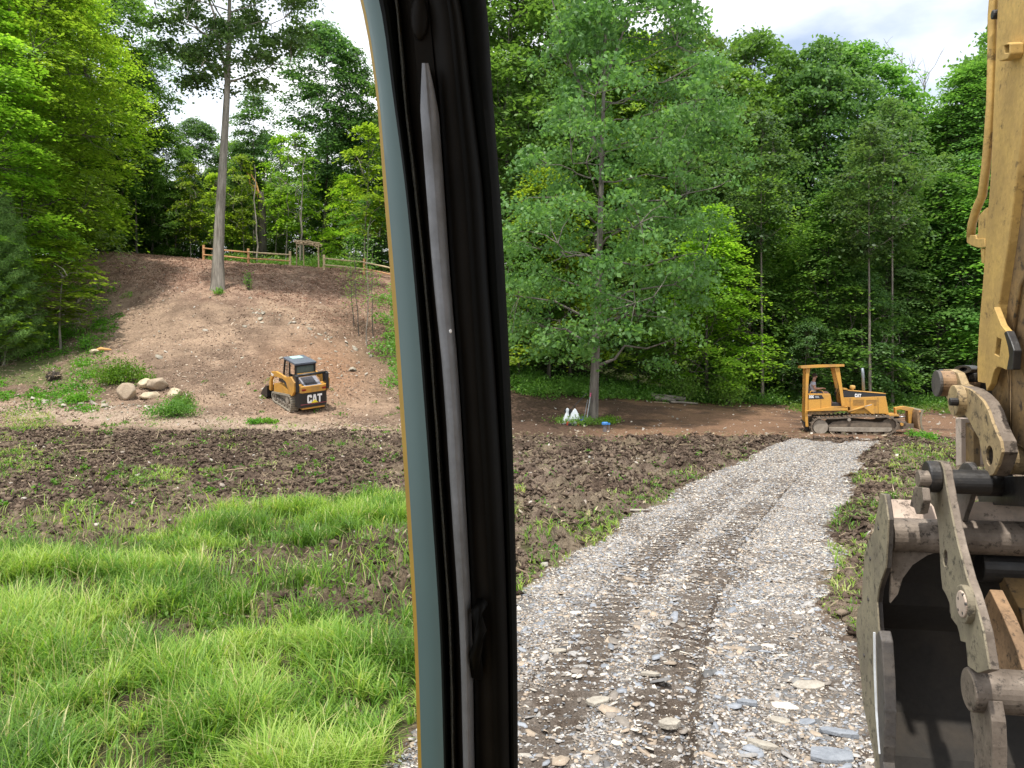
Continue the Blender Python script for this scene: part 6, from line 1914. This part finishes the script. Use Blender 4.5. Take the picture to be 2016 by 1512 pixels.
# well casing
wx_ = (1191 - 1008) / F * 31.2; wc = empty('well_casing', (wx_, 31.2, gz(wx_, 31.2)), label='grey well pipe with a bright blue cap standing in the graded soil', cat='well pipe')
MB().cyl((0, 0, -.1), (0, 0, .27), .085).build('pipe', M['pipe_grey'], wc, smooth=False); MB().lathe([(.12, .27), (.13, .29), (.13, .35), (.10, .38)], (0, 0, 0), 20).build('cap', M['wellcap'], wc)
MB().cyl((.16, 0, -.05), (.16, 0, .26), .025, n=10).build('conduit', M['pipe_grey'], wc); MB().box((.14, 0, .31), (.12, .06, .07)).build('conduit_box', M['wellcap'], wc)

# individually visible slabs on the road
def slab(px, py, L_, W_, H_, seed, mat, label, rz):
    Y = CH * F / (py - HY); x = (px - 1008) / F * Y; rnd = random.Random(seed)
    ol = [(math.cos(t) * L_ / 2 * rnd.uniform(.8, 1.1), math.sin(t) * W_ / 2 * rnd.uniform(.75, 1.15)) for t in [2 * PI * k / 8 + rnd.uniform(-.25, .25) for k in range(8)]]
    o = MB().prism(ol, lambda p: (p[0], p[1], -H_ * .4), (0, 0, H_)).build('stone_slab', mat, None, .006)
    o.location = (x, Y, float(road_z(np.array([x]), np.array([Y]))[0]) + H_ * .3 + .005); o.rotation_euler = (rnd.uniform(-.08, .08), rnd.uniform(-.08, .08), rz); return tag(o, label, 'stone slab')
slab(1652, 1452, .30, .11, .03, 1, M['slab_blue'], 'long blue grey slate slab at the bottom near the bucket', -.4)
slab(1640, 1496, .33, .24, .03, 2, M['slab_blue'], 'broad grey slate slab at the bottom edge below the long blue one', .2)
slab(1472, 1389, .17, .08, .035, 3, M['slab_blue'], 'dark blue rounded slate stone in the middle of the road', -.5)
slab(1592, 1354, .26, .17, .02, 4, M['slab_pale'], 'flat cream slab half sunk in the road near the bucket', .1)
slab(1176, 1384, .20, .15, .03, 5, M['slab_pale'], 'cream slab in the cluster right of the pillar', .3)
slab(1318, 1428, .19, .14, .04, 6, M['slab_pale'], 'whitish broken slab left of the deep wheel rut', .6)
slab(1100, 1278, .17, .11, .02, 7, M['slab_pale'], 'pale flat stone on the left half of the road', .2)
slab(1278, 1330, .18, .09, .025, 8, M['slab_pale'], 'tan flat stone just left of the wheel rut', -.1)
slab(1500, 1470, .26, .09, .03, 9, M['slab_pale'], 'long tan splinter slab at the bottom middle of the road', -.7)
slab(1535, 1425, .16, .10, .03, 10, M['slab_pale'], 'cream angular slab in the cluster above the tan splinter', -.3)
slab(1590, 1425, .14, .11, .02, 11, M['slab_blue'], 'pale grey angular slab beside the cream angular one', .4)
slab(1255, 1006, .38, .20, .03, 12, M['slab_pale'], 'upright pale slab edge on the left side of the road', .5)
slab(1425, 884 + 60, .5, .2, .03, 13, M['slab_pale'], 'wide flat pale slab further up the road', .1) if False else None
# sticks lying about
for i, (px, py, L_, a, lb) in enumerate(((185, 897, 1.0, .1, 'pale stick lying flat on the dark soil band'), (150, 888, .6, .5, 'short pale stick on the dark soil at far left'), (315, 875, .7, 1.5, 'short stick standing up in the dark soil'), (480, 930, .9, .5, 'bent stick on the soil left of the pillar'), (1470, 930, .9, .15, 'dark crooked branch across the far end of the road'), (1345, 880, .5, .0, 'short pale stick on the churned earth'))):
    Y = CH * F / (py - HY); x = (px - 1008) / F * Y; z = gz(x, Y); mb = MB(); d = Vector((math.cos(a), math.sin(a) * .4, .05 if a < 1.2 else .8)).normalized() * L_ / 2
    c = Vector((x, Y, z + .06 + (d.z if a > 1.2 else 0))); mb.tube([c - d, c + Vector((0, 0, .02)), c + d], [.018, .015, .009], 5)
    tag(mb.build('stick', M['twig'] if i != 4 else BD, None), lb, 'stick')
